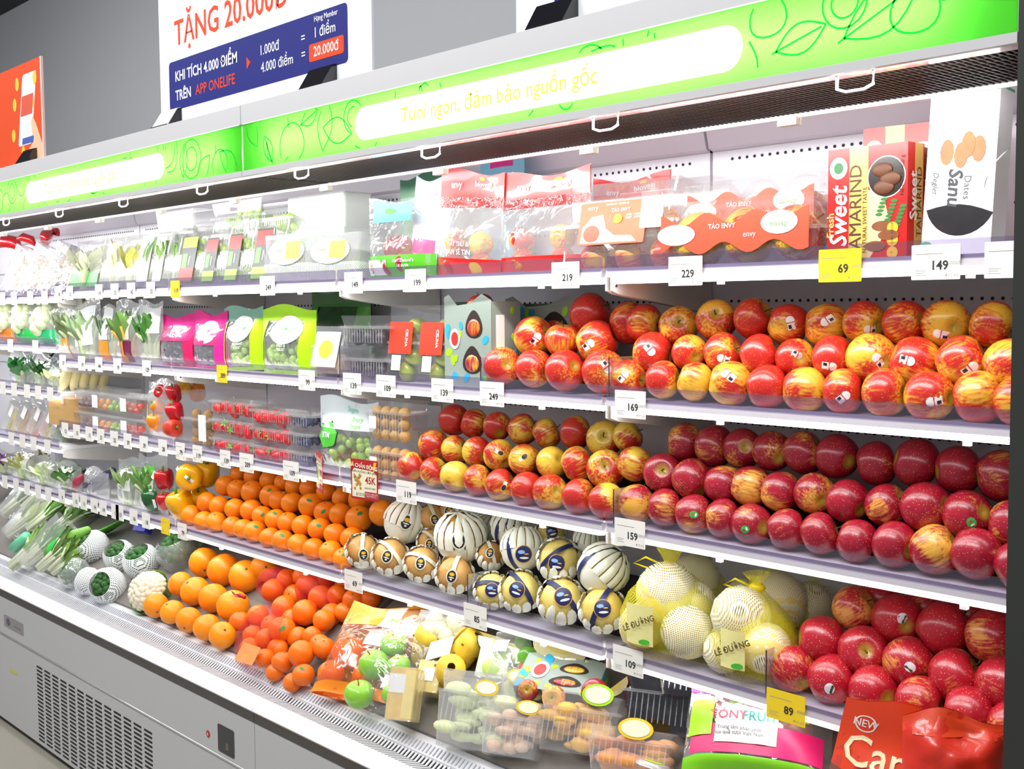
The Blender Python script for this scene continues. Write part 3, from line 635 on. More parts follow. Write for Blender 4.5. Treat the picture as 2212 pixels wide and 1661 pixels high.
for px, num, k, yel, where in (
    (763, '149', 1, 0, 'below the lime-green banded apple bag'), (897, '199', 1, 0, 'below the first red-headed apple bag'), (1221, '219', 1, 0, 'below the six-apple tray'),
    (1480, '229', 1, 0, 'below the three-apple pack'), (1814, '69', 1, 1, 'below the tamarind box'), (2021, '149', 1, 0, 'below the white date box'), (2184, '', 1, 0, 'against the end panel'),
    (577, '249', 1, 0, 'below the upright grape packs'), (378, '119', 1, 1, 'at the start of the grape packs'),
    (760, '139', 2, 0, 'below the dark plums'), (833, '109', 2, 0, 'below the first pear pack'), (955, '139', 2, 0, 'below the second pear pack'), (1062, '249', 2, 0, 'below the spotted carton'),
    (1361, '169', 2, 0, 'below the red-yellow apples'), (662, '99', 2, 0, 'below the yellow-labelled box'), (479, '389', 2, 1, 'below the green grape pouches'),
    (877, '119', 3, 0, 'below the yellow-blushed apples'), (1360, '159', 3, 0, 'below the dark crimson apples'), (628, '109', 3, 0, 'below the blueberries'), (532, '209', 3, 0, 'below the large strawberry boxes'), (486, '139', 3, 0, 'below the small strawberry boxes'), (426, '119', 3, 0, 'below the tall kiwi box'), (389, '79', 3, 0, 'at the start of the berry bay'),
    (763, '69', 4, 0, 'below the tan pears'), (1026, '85', 4, 0, 'below the yellow pears'), (1356, '109', 4, 0, 'below the netted pears'), (1697, '89', 4, 1, 'below the bright red apples'), (393, '79', 4, 0, 'below the mandarins'), (357, '', 4, 1, 'before the mandarins')):
    pricetag(px, num, SZ[k], bool(yel), px < 500, L4.format(LVL[k], where))
for k, lst in ((1, ((126, '18'), (150, '12'), (213, '14'), (247, '32'), (283, '45'), (325, '55'))), (2, ((135, '17'), (176, '19'), (213, '44'), (253, '19'), (316, '129'))),
               (3, ((140, '12'), (165, '15'), (192, '11'), (217, '21'), (246, '22'), (275, '39'), (310, '39'), (351, '28'))), (4, ((133, '9'), (163, '12'), (180, '11'), (203, '14'), (222, '14'), (248, '15'), (258, '13'), (288, '16'), (315, '18')))):
    for q, (px, num) in enumerate(lst):
        pricetag(px, num, SZ[k], False, True, f'{ORD[q]} along the {LVL[k]} salad-bay rail', rows_=False)
for k, lst in ((1, (5, 30, 65, 96)), (2, (22, 76)), (3, (6, 30, 58, 82, 108)), (4, (24, 48, 72, 102)), (5, (10, 34, 58, 82, 104))):
    for q, px in enumerate(lst): pricetag(px, '', SA[k], False, True, f'{ORD[q]} along the {("top", "second", "third", "fourth", "fifth")[k-1]} rail of the farthest bay', rows_=False)
# two promotion cards clipped to the third shelf rail
REDP, CREAM, GOLD = M('b81d22', .45), M('ece6c8', .55), M('f3c12e', .5)
def promo(px, price, old, name, label, twist, foot, fruit):
    Y = .272; z = SZ[3]; x = onx(px, Y, z); w, h = .083, .083; S_ = 1.32
    t = thing('promotion_card', label, 'sign', (x, Y, z+.003), (0, 0, twist), group='promotion cards'); t.scale = (S_, 1, S_)
    part('card', MB().plate(rrect(w, h, .001, 1), .001), REDP, t, label='red card')
    part('cream_field', MB().plate([(-w*.45, -h*.44), (w*.45, -h*.44), (w*.45, h*.16), (w*.30, h*.23), (-w*.36, h*.27), (-w*.45, h*.20)], .0004, .0004), CREAM, t)
    part('lightning_bolt', MB().plate([(w*.30, h*.12), (w*.36, h*.30), (w*.33, h*.30), (w*.36, h*.46), (w*.46, h*.46), (w*.41, h*.33), (w*.45, h*.33)], .0004, .0008), GOLD, t)
    text('GIÁ CHẤN ĐỘNG', .0112, GOLD, t, (-.004, -.0012, .0272), bold=.03, rot=(R(90), R(4), 0)); text('GIÁ CHẤN ĐỘNG', .0108, WHITE, t, (-.004, -.0015, .0274), bold=.012, rot=(R(90), R(4), 0))
    text(name, .0066, INK, t, (0, -.0008, .0155), rot=(R(90), R(2), 0)); text(price, .0205, M('b3202a', .5), t, (.0185, -.0008, -.0010), bold=.02, sx=.9)
    text(old, .0052, INK, t, (.018, -.0008, -.0165)); part('red_foot', MB().plate([(p+.021, q-.0305) for p, q in rrect(.040, .014, .002, 2)], .0004, .0008), M('b8404a', .5), t)
    text(foot, .0042, CREAM, t, (.021, -.0013, -.0305)); text('CHẤT HƠN HƠN\nTRÊN TỪNG MÓN', .0035, INK, t, (-.012, -.0008, -.031))
    fm = MB(); rnd = random.Random(px)
    for i in range(16): fm.ball((-.020+rnd.uniform(-.009, .009), -.0005, -.004+rnd.uniform(-.016, .014)), .0036, 8, 5, (1, .25, 1))
    part('fruit_picture', fm, fruit, t)
    lf = MB()
    for i in range(4): lf.plate([(-.03+.005*i+a, .006-.006*(i % 3)+c) for a, c in disc(.0025, .006, 8, .6)], .0003, .0006)
    part('leaf_picture', lf, M('3d7a34', .6), t)
promo(690, '199K', '299K/KG', 'NHO XANH ÚC', 'curled red promotion card reading 199K with green grapes', R(-24), 'GIÒN · NGỌT · THƠM', M('9cbf3f', .5))
promo(787, '45K', '65K/HỘP 500G', 'NHÃN XUỒNG CƠM VÀNG', 'red promotion card reading 45K with brown longans', R(6), 'TRÁI TO - CƠM DÀY\nNGỌT ĐẬM VỊ', M('c08a3a', .5))

# ---------------------------------------------------------------- boards standing on the canopy
NAVY, ORG = M('161e74', .6, var=.02, spec=.2), M('dc4218', .6, var=.03, spec=.2); BOARD = M('eef0f4', .55, var=.01)
def holder(parent, x, black=True):
    part('holder', MB().prism([(-.045, 0), (-.043, .004), (-.012, .052), (.006, .056), (.006, 0)], x-.05, x+.05), M('15151a', .12, spec=.8) if black else M('eceff2', .15), parent, label='glossy wedge stand')
    if not black: part('holder_side', MB().prism([(-.043, .001), (-.012, .050), (.006, .056), (.006, 0)], x+.0501, x+.052).box(x-.05, x+.05, -.0465, -.044, 0, .004), M('15151a', .3), parent)
def board(x0, x1, z0, z1, label):
    t = thing('promotion_board', label, 'sign', (x0, .055, z0), group='boards standing on the canopy')
    return t, x1-x0, z1-z0
t, w, h = board(-.553, .498, 2.134, 2.59, 'white board with blue panel reading KHI TÍCH 4.000 ĐIỂM')
part('board_sheet', MB().box(0, w, 0, .006, 0, h), BOARD, t)
bp = part('blue_panel', MB().plate([(.507+a, .120+c) for a, c in rrect(.90, .138, .012, 3)], .0008, .0008), NAVY, t)
text('TẶNG 20.000Đ', .098, ORG, t, (.40, -.0006, .262), bold=.014, sx=.95)
text('KHI TÍCH 4.000 ĐIỂM', .040, WHITE, bp, (.272, -.0012, .143), bold=.018, sx=.95); text('TRÊN', .040, WHITE, bp, (.142, -.0012, .089), bold=.018, sx=.95); text('APP ONELIFE', .040, ORG, bp, (.325, -.0012, .089), bold=.008, sx=.95)
part('arrow', MB().plate([(.497, .104), (.497, .136), (.516, .120)], .0005, .0014), ORG, bp)
text('1.000đ', .036, WHITE, bp, (.61, -.0012, .140), bold=.004, sx=.95); text('4.000 điểm', .036, WHITE, bp, (.645, -.0012, .096), bold=.004, sx=.92)
text('=', .034, WHITE, bp, (.768, -.0012, .138)); text('=', .034, WHITE, bp, (.768, -.0012, .098)); text('Hạng Member', .019, WHITE, bp, (.868, -.0012, .174), sx=.9); text('1 điểm', .035, WHITE, bp, (.862, -.0012, .141), bold=.004, sx=.92)
tk = part('ticket', MB().plate([(.868+a, .096+c) for a, c in rrect(.148, .042, .006, 2)], .0005, .0014), ORG, bp, label='orange ticket'); text('20.000đ', .034, WHITE, tk, (.868, -.0022, .096), bold=.012, sx=.95)
holder(t, .075, False); holder(t, .86)
t, w, h = board(.98, 2.0, 2.134, 2.56, 'white board with blue panel standing nearest the end panel')
part('board_sheet', MB().box(0, w, 0, .006, 0, h), BOARD, t); part('blue_panel', MB().plate([(.112+.43+a, .120+c) for a, c in rrect(.872, .138, .012, 3)], .0008, .0008), NAVY, t); holder(t, .12)
t, w, h = board(-2.02, -1.463, 2.134, 2.50, 'orange board with a hand holding a phone')
part('board_sheet', MB().box(0, w, 0, .006, 0, h), M('d84a1e', .6, var=.06, scale=6, spec=.2), t); part('board_edge', MB().box(w-.004, w+.006, -.001, .007, 0, h), M('e9c9c4', .5), t)
ph = part('phone_picture', MB().plate([(.42+a*math.cos(.25)-c*math.sin(.25)*-1, .20+c) for a, c in rrect(.135, .25, .012, 3)], .0008, .0008), M('dfe2ea', .4), t)
part('phone_screen', MB().plate([(.42+a+.01*0-c*-.245, .215+c) for a, c in rrect(.11, .07, .004, 2)], .0005, .0014), M('d24f33', .5), ph); part('phone_row', MB().plate([(.42+a+c*.245, .09+c) for a, c in rrect(.11, .022, .004, 2)], .0005, .0014), M('3c59a8', .5), ph)
part('hand_picture', MB().plate([(.46, 0), (.555, 0), (.555, .06), (.50, .14), (.47, .17), (.455, .15), (.47, .08), (.43, .06)], .0006, .0012), M('eab893', .6), t)
cn = MB()
for a, b in ((.28, .12), (.30, .23), (.47, .22), (.33, .30), (.50, .30), (.37, .05)): cn.plate([(a+p, b+q) for p, q in disc(.018, .024, 14)], .0006, .001)
part('coin_pictures', cn, GOLD, t, kind='stuff'); holder(t, .45)
# ---------------------------------------------------------------- packaging and produce builders
def fit(px0, px1, Y, z):
    """centre X and width of something facing the aisle between two photo columns"""
    a, b = onx(px0, Y, z), onx(px1, Y, z); return (a+b)/2, b-a
def ht(x, Y, z, px):
    return px*mpp(Vector((x, Y, z)))
def sstep(a, b, x):
    t = max(0, min(1, (x-a)/(b-a))); return t*t*(3-2*t)
def bag_fn(w, h, t, seed, neck=.62, topw=1.0, wr=.006):
    def S(u, v, side, off=0):
        pr = (.35+.65*sstep(0, .18, v))*(1-.94*sstep(neck-.28, neck+.12, v))
        ed = max(0, 1-abs(u)**2.4)**.7
        n = noise.noise(Vector((u*2.3+seed, v*3.1, side*3)))*wr + noise.noise(Vector((u*6+seed, v*7, side*5)))*wr*.5
        x = u*w/2*(1-.10*math.sin(math.pi*min(1, v/neck))*.0+(topw-1)*sstep(neck-.2, 1, v))
        return Vector((x, side*(t*.5*pr*ed + n*ed*(1 if v < neck else .5)+off+.0006), v*h + .01*math.sin(u*3+seed)*sstep(.8, 1, v)))
    return S
def bag(name, label, loc, w, h, t, film=None, zones=(), texts=(), rz=0, tilt=0, roll=0, seed=1, neck=.62, topw=1.0, cat='bag', group=None, wr=.006):
    """pillow bag of film: zones are printed areas (part name, u0, u1, v0, v1, material); texts (string, size, material, x, z)"""
    o = thing(name, label, cat, loc, (tilt, roll, rz), group); S = bag_fn(w, h, t, seed, neck, topw, wr)
    mb = MB(); mb.grid(lambda a, b: S(2*a-1, b, -1), 14, 16); mb.grid(lambda a, b: S(1-2*a, b, 1), 14, 16)
    part('film', mb, film or FILM, o)
    for zi, (zn, u0, u1, v0, v1, mat) in enumerate(zones):
        ex = .0009+.0006*zi
        z = MB().grid(lambda a, b: S(u0+(u1-u0)*a, v0+(v1-v0)*b, -1, ex), 10, 6)
        if zn in ('header', 'band'): z.grid(lambda a, b: S(u1+(u0-u1)*a, v0+(v1-v0)*b, 1, ex), 10, 6)
        part(zn, z, mat, o)
    for body, size, mat, x, z in texts:
        text(body, size, mat, o, (x, 0, z), bold=.01, warp=lambda a, b: S(max(-1, min(1, 2*a/w)), max(0, min(1, b/h)), -1, .0024+.0006*len(zones)))
    return o, S
def clamshell(name, label, loc, w, d, h, rz=0, tilt=0, lid=.35, taper=.9, plast=None, cat='box', group=None, cards=(), ribs=True, roll=0):
    """hinged clear box: tapered tray, lid, rolled rim, ribs; cards are printed labels (name, x, z, w, h, mat) on the front"""
    o = thing(name, label, cat, loc, (tilt, roll, rz), group); p = plast or CLEAR; hb = h*(1-lid); r = min(w, d)*.12
    part('tray', MB().rbox(w, d, hb, r, 0, taper, top=False), p, o)
    part('lid', MB().rbox(w*.9, d*.9, -h*lid, r*.9, h, 1/.9, bottom=True, top=False), p, o)
    part('rim', MB().rbox(w*1.05, d*1.05, .004, r, hb-.002).rbox(w*1.04, d*1.04, .002, r, hb+.003), clear(haze=.12, gloss=.2), o)
    if ribs:
        rb = MB(); n = max(3, int(w/.014))
        for k in range(n):
            x = -w*.40+w*.8*k/(n-1); rb.box(x-.0012, x+.0012, -d*.5*1.0-.001, -d*.5+.001, hb*.25, hb*.98)
        part('ribs', rb, clear(haze=.10, gloss=.18), o, kind='stuff')
    for cn, x, z, cw, ch, mat in cards:
        part(cn, MB().plate([(x+a, z+c) for a, c in rrect(cw, ch, .002, 2)], .0006, d/2+.0035), mat, o)
    return o
def bunch(name, label, loc, sx, sy, sz, r, n, mat, seed=0, group=None, cat='grapes', flat=False):
    """grapes on their stalk: berries of one bunch"""
    o = thing(name, label, cat, loc, (0, 0, 0), group); rnd = random.Random(seed); b = MB()
    for i in range(n):
        for _ in range(12):
            p = Vector((rnd.uniform(-1, 1), rnd.uniform(-1, 1), rnd.uniform(-1, 1)))
            if .55 < p.length < 1 or flat: break
        b.ball((p.x*sx, p.y*sy, p.z*sz), r*rnd.uniform(.85, 1.1), 9, 6, (1, 1, rnd.uniform(1, 1.18)))
    part('berries', b, mat, o, kind='stuff'); part('stalk', MB().tube([(0, 0, -sz*.6), (.004, 0, sz*.5), (.008, .004, sz+r)], .0025, 5), M('7d8a3a', .7), o)
    return o
GRAPE_G = M('a9cf4a', .25, var=.1, scale=40, coat=.3); GRAPE_P = M('2c2136', .35, var=.2, scale=40, coat=.2); PLUM = M('241a2b', .4, var=.35, scale=18)
LONG = M('c79a4e', .6, var=.25, scale=60, bump=.3)
def carton(name, label, loc, w, d, h, mat, rz=0, tilt=0, roll=0, cat='box', group=None, side=None, top=None):
    o = thing(name, label, cat, loc, (tilt, roll, rz), group)
    part('front_face', MB().box(-w/2, w/2, -d/2, -d/2+.001, 0, h), mat, o)
    part('body', MB().box(-w/2, w/2, -d/2+.001, d/2, 0, h), side or mat, o)
    if top: part('top_flap', MB().box(-w/2-.0005, w/2+.0005, -d/2-.0004, d/2+.0005, h-.004, h+.0006), top, o)
    return o
def loose(kind, me, mat, c, r, label, cat, group=None, rot=None):
    o = put(kind, scaled(me, r, mat), None, loc=c); tag(o, label, cat, group)
    o.rotation_euler = rot or (random.uniform(0, 6), random.uniform(0, 6), 0); return o
def world(o, v):
    bpy.context.view_layer.update(); return o.matrix_world @ Vector(v)
def fill_apples(o, pts, r, mat, what, group, pose=None):
    """loose apples lying inside a pack (its own parts stay the pack's)"""
    mw = Matrix.LocRotScale(o.location, o.rotation_euler, None)
    for k, p in enumerate(pts):
        apple(0, 0, 0, 0, mat, f'{ORD[k]} apple inside {what}', group, None, pose, r=r, c=mw @ Vector(p))
BALL = MB().ball((0, 0, 0), 1, 12, 8).mesh('ball'); LEMON = MB().ball((0, 0, 0), 1, 12, 8, (1, 1, 1.25)).mesh('oval')
BERRY = MB().lathe([(.02, -1.25), (.35, -1.05), (.62, -.6), (.82, 0), (.8, .4), (.55, .68), (.1, .72)], 10).mesh('strawberry')
CALYX = MB()
for i in range(6): CALYX.plate([(0, 0), (.16, .3), (0, .66), (-.16, .3)], .02)
CX = MB()
for i in range(6):
    a = i*math.pi/3; ca, sa = math.cos(a), math.sin(a)
    CX.add([(0, 0, .74), (ca*.35-sa*.16, sa*.35+ca*.16, .80), (ca*.75, sa*.75, .72), (ca*.35+sa*.16, sa*.35-ca*.16, .80)], [(0, 1, 2, 3)])
CX = CX.mesh('calyx'); STRAW = M('cf1f26', .3, var=.15, scale=90, bump=.4); SGREEN = M('6fa83a', .6)
def strawberry(c, r, label, group):
    o = loose('strawberry', BERRY, STRAW, c, r, label, 'strawberry', group, (random.uniform(-1.6, 1.6), random.uniform(-1.6, 1.6), random.uniform(0, 6)))
    put('calyx', scaled(CX, r, SGREEN), None, o); return o
# bell pepper
def pepper_mesh(seed):
    prof = [(.03, .80), (.3, .92), (.62, .95), (.86, .75), (.93, .35), (.88, -.2), (.75, -.7), (.52, -1.0), (.25, -1.02), (.03, -.92)]
    return MB().lathe(prof, 20, fn=lambda a, z: 1+.10*abs(math.cos(2*a+seed))-.05).mesh('bell_pepper')
PEP = [pepper_mesh(i) for i in range(3)]; PSTEM = MB().tube([(0, 0, .78), (.02, 0, 1.0), (.12, .04, 1.3)], [.16, .1, .12], 7).mesh('stem')
def pepper(px, py, w, Y, mat, label, group=None, e=(.2, -.4, 1), c=None):
    c = c or at(px, py, Y); r = w/2*mpp(c); o = loose('bell_pepper', random.choice(PEP), mat, c, r, label, 'bell pepper', group, Vector(e).to_track_quat('Z', 'X').to_euler())
    put('stem', scaled(PSTEM, r, M('4d8a2a', .6)), None, o); return o
PRED, PYEL, PORA, PGRN = [M(c, .18, var=.05, coat=.4) for c in ('c3101c', 'f0b400', 'f28a0a', '1f5a26')]
# pears
FOAM = M('f4f3e2', .75, var=.04, scale=40, bump=.2); TANP = skin('skin_tan_pear', 'd9a55a', 'c98e45', 'b97c38', .85, .3, .35, .5, 300); YELP = skin('skin_yellow_pear', 'f1da7c', 'e8cb64', 'dcbc55', .85, .3, .25, .45, 300)
PEAR = MB().lathe([(.02, .80), (.2, .93), (.5, .86), (.82, .56), (.97, .1), (.98, -.2), (.85, -.6), (.55, -.88), (.2, -.93), (.03, -.82)], 22).mesh('pear')
def foam_mesh(n, ln, seed, cup=-.25):
    """foam cup: a bowl whose rim splits into rounded fingers that hug the fruit"""
    rnd = random.Random(seed); mb = MB()
    mb.lathe([(1.05*math.sin(math.acos(z)) if abs(z) < 1 else .05, z*1.05) for z in (-.995, -.9, -.7, -.5, cup)], 2*n)
    for k in range(n):
        a0 = 2*math.pi*k/n; L = ln*rnd.uniform(.75, 1.15); hw = math.pi/n*.86
        pts = []
        for i in range(6):
            t = i/5; th = math.asin(cup/1.0) + L*t; wd = hw*(1 if t < .75 else math.sqrt(max(0, 1-((t-.75)/.27)**2)))
            rr = 1.04+.05*math.sin(math.pi*t)+rnd.uniform(-.01, .02)+.10*t*t*rnd.random()
            row = []
            for q in (-1, -.5, 0, .5, 1):
                aa = a0+q*wd; r2 = rr+.05*(1-q*q)
                row.append((r2*math.cos(th)*math.cos(aa), r2*math.cos(th)*math.sin(aa), r2*math.sin(th)))
            pts += row
        mb.add(pts, [(i*5+j, i*5+j+1, (i+1)*5+j+1, (i+1)*5+j) for i in range(5) for j in range(4)], True)
    return mb.mesh('foam_cup')
FOAMS = [foam_mesh(13, 1.0, 1), foam_mesh(13, .75, 2), foam_mesh(15, 1.45, 3, -.1)]
def band_mesh(ax_tilt, hw=.12, lift=1.09):
    mb = MB(); n = 36
    vs = []
    for k in range(n):
        a = 2*math.pi*k/n
        for s in (-hw, hw): vs.append((lift*math.cos(a), s, lift*math.sin(a)*.97))
    mb.add(vs, [(2*k, 2*k+1, 2*((k+1) % n)+1, 2*((k+1) % n)) for k in range(n)], True); return mb.mesh('band')
BAND = band_mesh(0)
BLK, NAV2, CRM2 = M('191818', .5), M('1b2358', .4), M('f0ecd2', .6)
def pear(px, py, w, Y, kind, label, foam=0, e=None, stick=True, group=None, c=None, band=True, brot=None):
    c = c or at(px, py, Y); r = w/2*mpp(c)/1.06; FRUITN[0] += 1; rnd = random.Random(FRUITN[0])
    o = put('pear', scaled(PEAR, r, TANP if kind == 'tan' else YELP), None, loc=c); tag(o, label, 'pear', group)
    d = (CAM-c).normalized(); e = Vector(e) if e else d*.9+Vector((0, 0, .55)); q = e.to_track_quat('Z', 'X'); o.rotation_euler = q.to_euler()
    put('foam_cup', scaled(FOAMS[foam], r, FOAM), None, o, label='white foam cup with fingers', rot=(0, 0, rnd.uniform(0, 1)))
    if band:
        ang = brot if brot is not None else rnd.uniform(0, 3.1)
        put('paper_band', scaled(BAND, r, CRM2 if kind == 'tan' else NAV2), None, o, rot=(0, 0, ang))
    if stick:
        # oval emblem on the band, on the side seen from the aisle
        inv = q.to_matrix().transposed(); dl = inv @ (d+Vector((rnd.uniform(-.25, .25), 0, rnd.uniform(-.25, .3)))).normalized()
        x = Vector((0, 0, 1)).cross(dl).normalized(); y = dl.cross(x); par = o
        def cap(rx, ry, lift, mat, nm, ox=0, oy=0, parent=None):
            n = 18; ring = lambda f: [((dl+x*(ox+rx*f*math.cos(2*math.pi*i/n))+y*(oy+ry*f*math.sin(2*math.pi*i/n))).normalized())*(r*1.10+lift) for i in range(n)]
            vs = ring(1)+ring(.5)+[((dl+x*ox+y*oy).normalized())*(r*1.10+lift)]
            return part(nm, MB().add(vs, [(i, (i+1) % n, n+(i+1) % n, n+i) for i in range(n)]+[(n+i, n+(i+1) % n, 2*n) for i in range(n)], True), mat, parent or o)
        if kind == 'tan':
            s = cap(.30, .38, .0004, CRM2, 'sticker'); cap(.23, .31, .0009, BLK, 'sticker_field', parent=s); cap(.13, .09, .0014, M('e8b020', .5), 'fruit_emblem', 0, .1, s); cap(.15, .03, .0014, WHITE, 'printed_line', 0, -.06, s); cap(.06, .045, .0014, WHITE, 'printed_mark', 0, -.16, s)
        else:
            s = cap(.40, .42, .0004, M('e0a53a', .5), 'sticker'); cap(.36, .38, .0009, NAV2, 'sticker_field', parent=s); cap(.15, .08, .0014, M('8fb4e6', .5), 'figure_emblem', -.1, .1, s); cap(.2, .05, .0014, WHITE, 'printed_line', .03, -.15, s); cap(.1, .03, .0014, M('d9a94a', .5), 'printed_mark', .12, .02, s)
    return o
def leafy(name, label, loc, L, W, n, mat, stalk, rot=(0, 0, 0), seed=0, cat='greens', group=None, sleeve=None, curl=.3):
    """bunch of long leaves with pale stalks lying or standing along Z"""
    o = thing(name, label, cat, loc, rot, group); rnd = random.Random(seed); lf, st = MB(), MB()
    for k in range(n):
        a = rnd.uniform(0, 6.28); sp = rnd.uniform(.1, 1)*W*.5; x0, y0 = sp*.5*math.cos(a), sp*.5*math.sin(a); x1, y1 = sp*1.3*math.cos(a), sp*1.3*math.sin(a)
        zz = L*rnd.uniform(.8, 1.05); st.tube([(x0*.6, y0*.6, 0), (x0, y0, L*.45), (x1*.8, y1*.8, zz*.7)], [W*.07, W*.06, W*.03], 5)
        w = W*rnd.uniform(.28, .5); ca, sa = math.cos(a+1.57), math.sin(a+1.57)
        lf.grid(lambda u, v: ((x0+(x1-x0)*v)+ca*w*(u-.5)*math.sin(math.pi*min(1, v*.95+.08)), (y0+(y1-y0)*v)+sa*w*(u-.5)*math.sin(math.pi*min(1, v*.95+.08))+.02*curl*math.sin(9*u+k), L*.4+(zz-L*.4)*v), 3, 5)
    part('leaves', lf, mat, o, kind='stuff'); part('stalks', st, stalk, o, kind='stuff')
    if sleeve:
        part('sleeve', MB().lathe([(W*.38, -.003), (W*.5, L*.3), (W*.72, L*.8), (W*.78, L*1.03)], 14), sleeve, o)
    return o
def floret(name, label, c, r, mat, stemm, seed=0, cat='broccoli', e=(0, -.5, 1), lump=.16, n=46, wrap=None, group=None):
    o = thing(name, label, cat, c, Vector(e).to_track_quat('Z', 'X').to_euler(), group); rnd = random.Random(seed); b = MB()
    for k in range(n):
        z = 1-1.15*(k+.5)/n; a = k*2.39996; q = math.sqrt(max(0, 1-z*z))
        b.ball((r*.82*q*math.cos(a), r*.82*q*math.sin(a), r*.75*z), r*lump*rnd.uniform(1.1, 1.6), 7, 5)
    b.ball((0, 0, 0), r*.8, 12, 8, (1, 1, .85))
    part('head', b, mat, o); part('stalk', MB().tube([(0, 0, -r*.3), (0, 0, -r*1.25)], [r*.45, r*.32], 9), stemm, o)
    if wrap: part('foam_net', MB().lathe([(r*.3, -r*1.2), (r*1.08, -r*.6), (r*1.22, 0), (r*1.08, r*.55), (r*.8, r*.85)], 24), wrap, o)
    return o
# ---------------------------------------------------------------- goods, shelf by shelf
def prj(v):
    q = Vector(v)-CAM; z = q.dot(_fw); return IW/2+FPX*q.dot(_rt)/z, IH/2-FPX*q.dot(_up)/z
def slot(px0, px1, pyt, zs, Y):
    z = zs-.0055; x, w = fit(px0, px1, Y, z); b = prj((x, Y, z))[1]
    return Vector((x, Y, z)), abs(w), (b-pyt)*mpp(Vector((x, Y, z)))
RED, REDF = M('d6201c', .3, coat=.2), clear('f2b0aa', haze=.35, gloss=.2, rough=.1, crinkle=.6, hazecol='d6201c')
GRN, LIME = M('3fae2a', .4), M('a6dd10', .35); PINK = M('e0218a', .35, var=.12, scale=20); TEAL = M('2fa7a0', .45); LBLUE = M('7cc4ea', .45); ORANGE = M('ef8a1c', .4)
PAPER = M('f3f3f0', .55, var=.02); BARC = M('8a8a90', .6)
MILK = clear(haze=.42, gloss=.2, rough=.15, crinkle=.4, scale=14); HAZY = clear(haze=.2, gloss=.26, rough=.08, crinkle=.5, scale=16)
GLV = 'film and clear packs'
# --- top shelf
z1 = SZ[1]
# tamarind boxes
def tamarind(loc, w, d, h, label, rz):
    o = carton('tamarind_box', label, loc, w, d, h, M('cf1f1a', .3, var=.04), rz, cat='box', group='tamarind boxes'); y = -d/2
    def pl(nm, poly, mat, l=.0005, p=None, lab=None): return part(nm, MB().plate(poly, .0004, d/2+l), mat, p or o, label=lab)
    pl('gold_band', [(-w*.22, 0), (w*.02, 0), (w*.02, h), (-w*.22, h)], M('e8c66a', .3, var=.15, scale=12))
    pl('pale_field', [(w*.02, 0), (w*.30, h*.30), (w*.20, h*.60), (w*.02, h*.62)], M('ecd9a0', .4))
    wn = pl('window', [(w*.245+a, h*.72+c) for a, c in disc(w*.235, w*.235, 28)], M('f3e9d0', .4), .0008, lab='round window')
    pl('window_dark', [(w*.245+a, h*.72+c) for a, c in disc(w*.222, w*.222, 28)], M('241611', .25, spec=.7), .0012, wn)
    pod = M('6b3d1f', .5, var=.3, scale=60)
    for k, (a, b, s) in enumerate(((.20, .78, .2), (.30, .70, -.3), (.22, .63, .1))):
        part('tamarind_pod', MB().ball((w*a, y-.0016, h*b), 1, 14, 8, (w*.13, .003, .0125)), pod, wn)
    for k, (a, b) in enumerate(((.20, .30), (.28, .22), (.12, .13))):
        part('pod_picture', MB().plate([(w*a+p, h*b+q) for p, q in disc(w*.13, h*.045, 14, .5*k)], .0004, d/2+.001+.0004*k), M('8a4f24', .5, var=.3, scale=80), o)
    for k in range(3):
        lf = MB()
        for q in range(6): lf.plate([(w*(.16+.11*k)+.004*q*.6+p, h*(.40-.05*k)+q*.0065+r_) for p, r_ in disc(.007, .003, 8, .5)], .0004, d/2+.001)
        part('leaf_picture', lf, M('2f7a34', .5), o)
    pl('emblem', [(-w*.36+a, h*.83+c) for a, c in disc(w*.115, w*.125, 22)], M('e8efe0', .5), .0009); pl('emblem_mark', [(-w*.36+a, h*.83+c) for a, c in disc(w*.06, w*.065, 16)], M('3d7a4a', .5), .0013)
    rot = (R(90), R(-90), 0)
    text('Sweet', .048, WHITE, o, (-w*.345, y-.0012, h*.40), rot, bold=.02, shear=.2, sx=.9); text('Fresh', .020, M('f3d27a', .4), o, (-w*.455, y-.0012, h*.33), rot, bold=.02)
    text('TAMARIND', .034, M('5a2c10', .5), o, (-w*.13, y-.0012, h*.43), rot, sx=.98); text('NATURAL SWEET TASTE', .0105, M('5a2c10', .5), o, (-w*.015, y-.0012, h*.36), rot); text('NET WT. 400 g', .0105, INK, o, (w*.44, y-.0012, h*.72), rot)
    for k, s in enumerate(('T', 'GHPs', 'HACCP')):
        g = pl('gold_seal', [(w*.33+a, h*(.07+.105*k)+c) for a, c in disc(.0105, .0105, 14)], GOLD, .0012); text(s, .006, INK, g, (w*.33, y-.0016, h*(.07+.105*k)), rot)
    # aisle-end face
    part('side_band', MB().box(w/2, w/2+.0006, -d*.05, d*.42, 0, h), M('d9b862', .3), o); text('Sweet', .034, WHITE, o, (w/2+.0012, -d*.15, h*.55), (R(90), R(-90), R(90)), bold=.02); text('TAMARIND', .024, M('5a2c10', .5), o, (w/2+.0012, d*.2, h*.5), (R(90), R(-90), R(90)))
    return o
c, w, h = slot(1787, 1958, 318, z1, .315); tamarind(c+Vector((0, .028, 0)), w, .056, h, 'red and gold tamarind box with round window, in front', 0)
c, w, h = slot(1880, 2045, 268, z1, .42); tamarind(c, w, .056, h*.97, 'second tamarind box, half hidden behind the white date box', R(6))
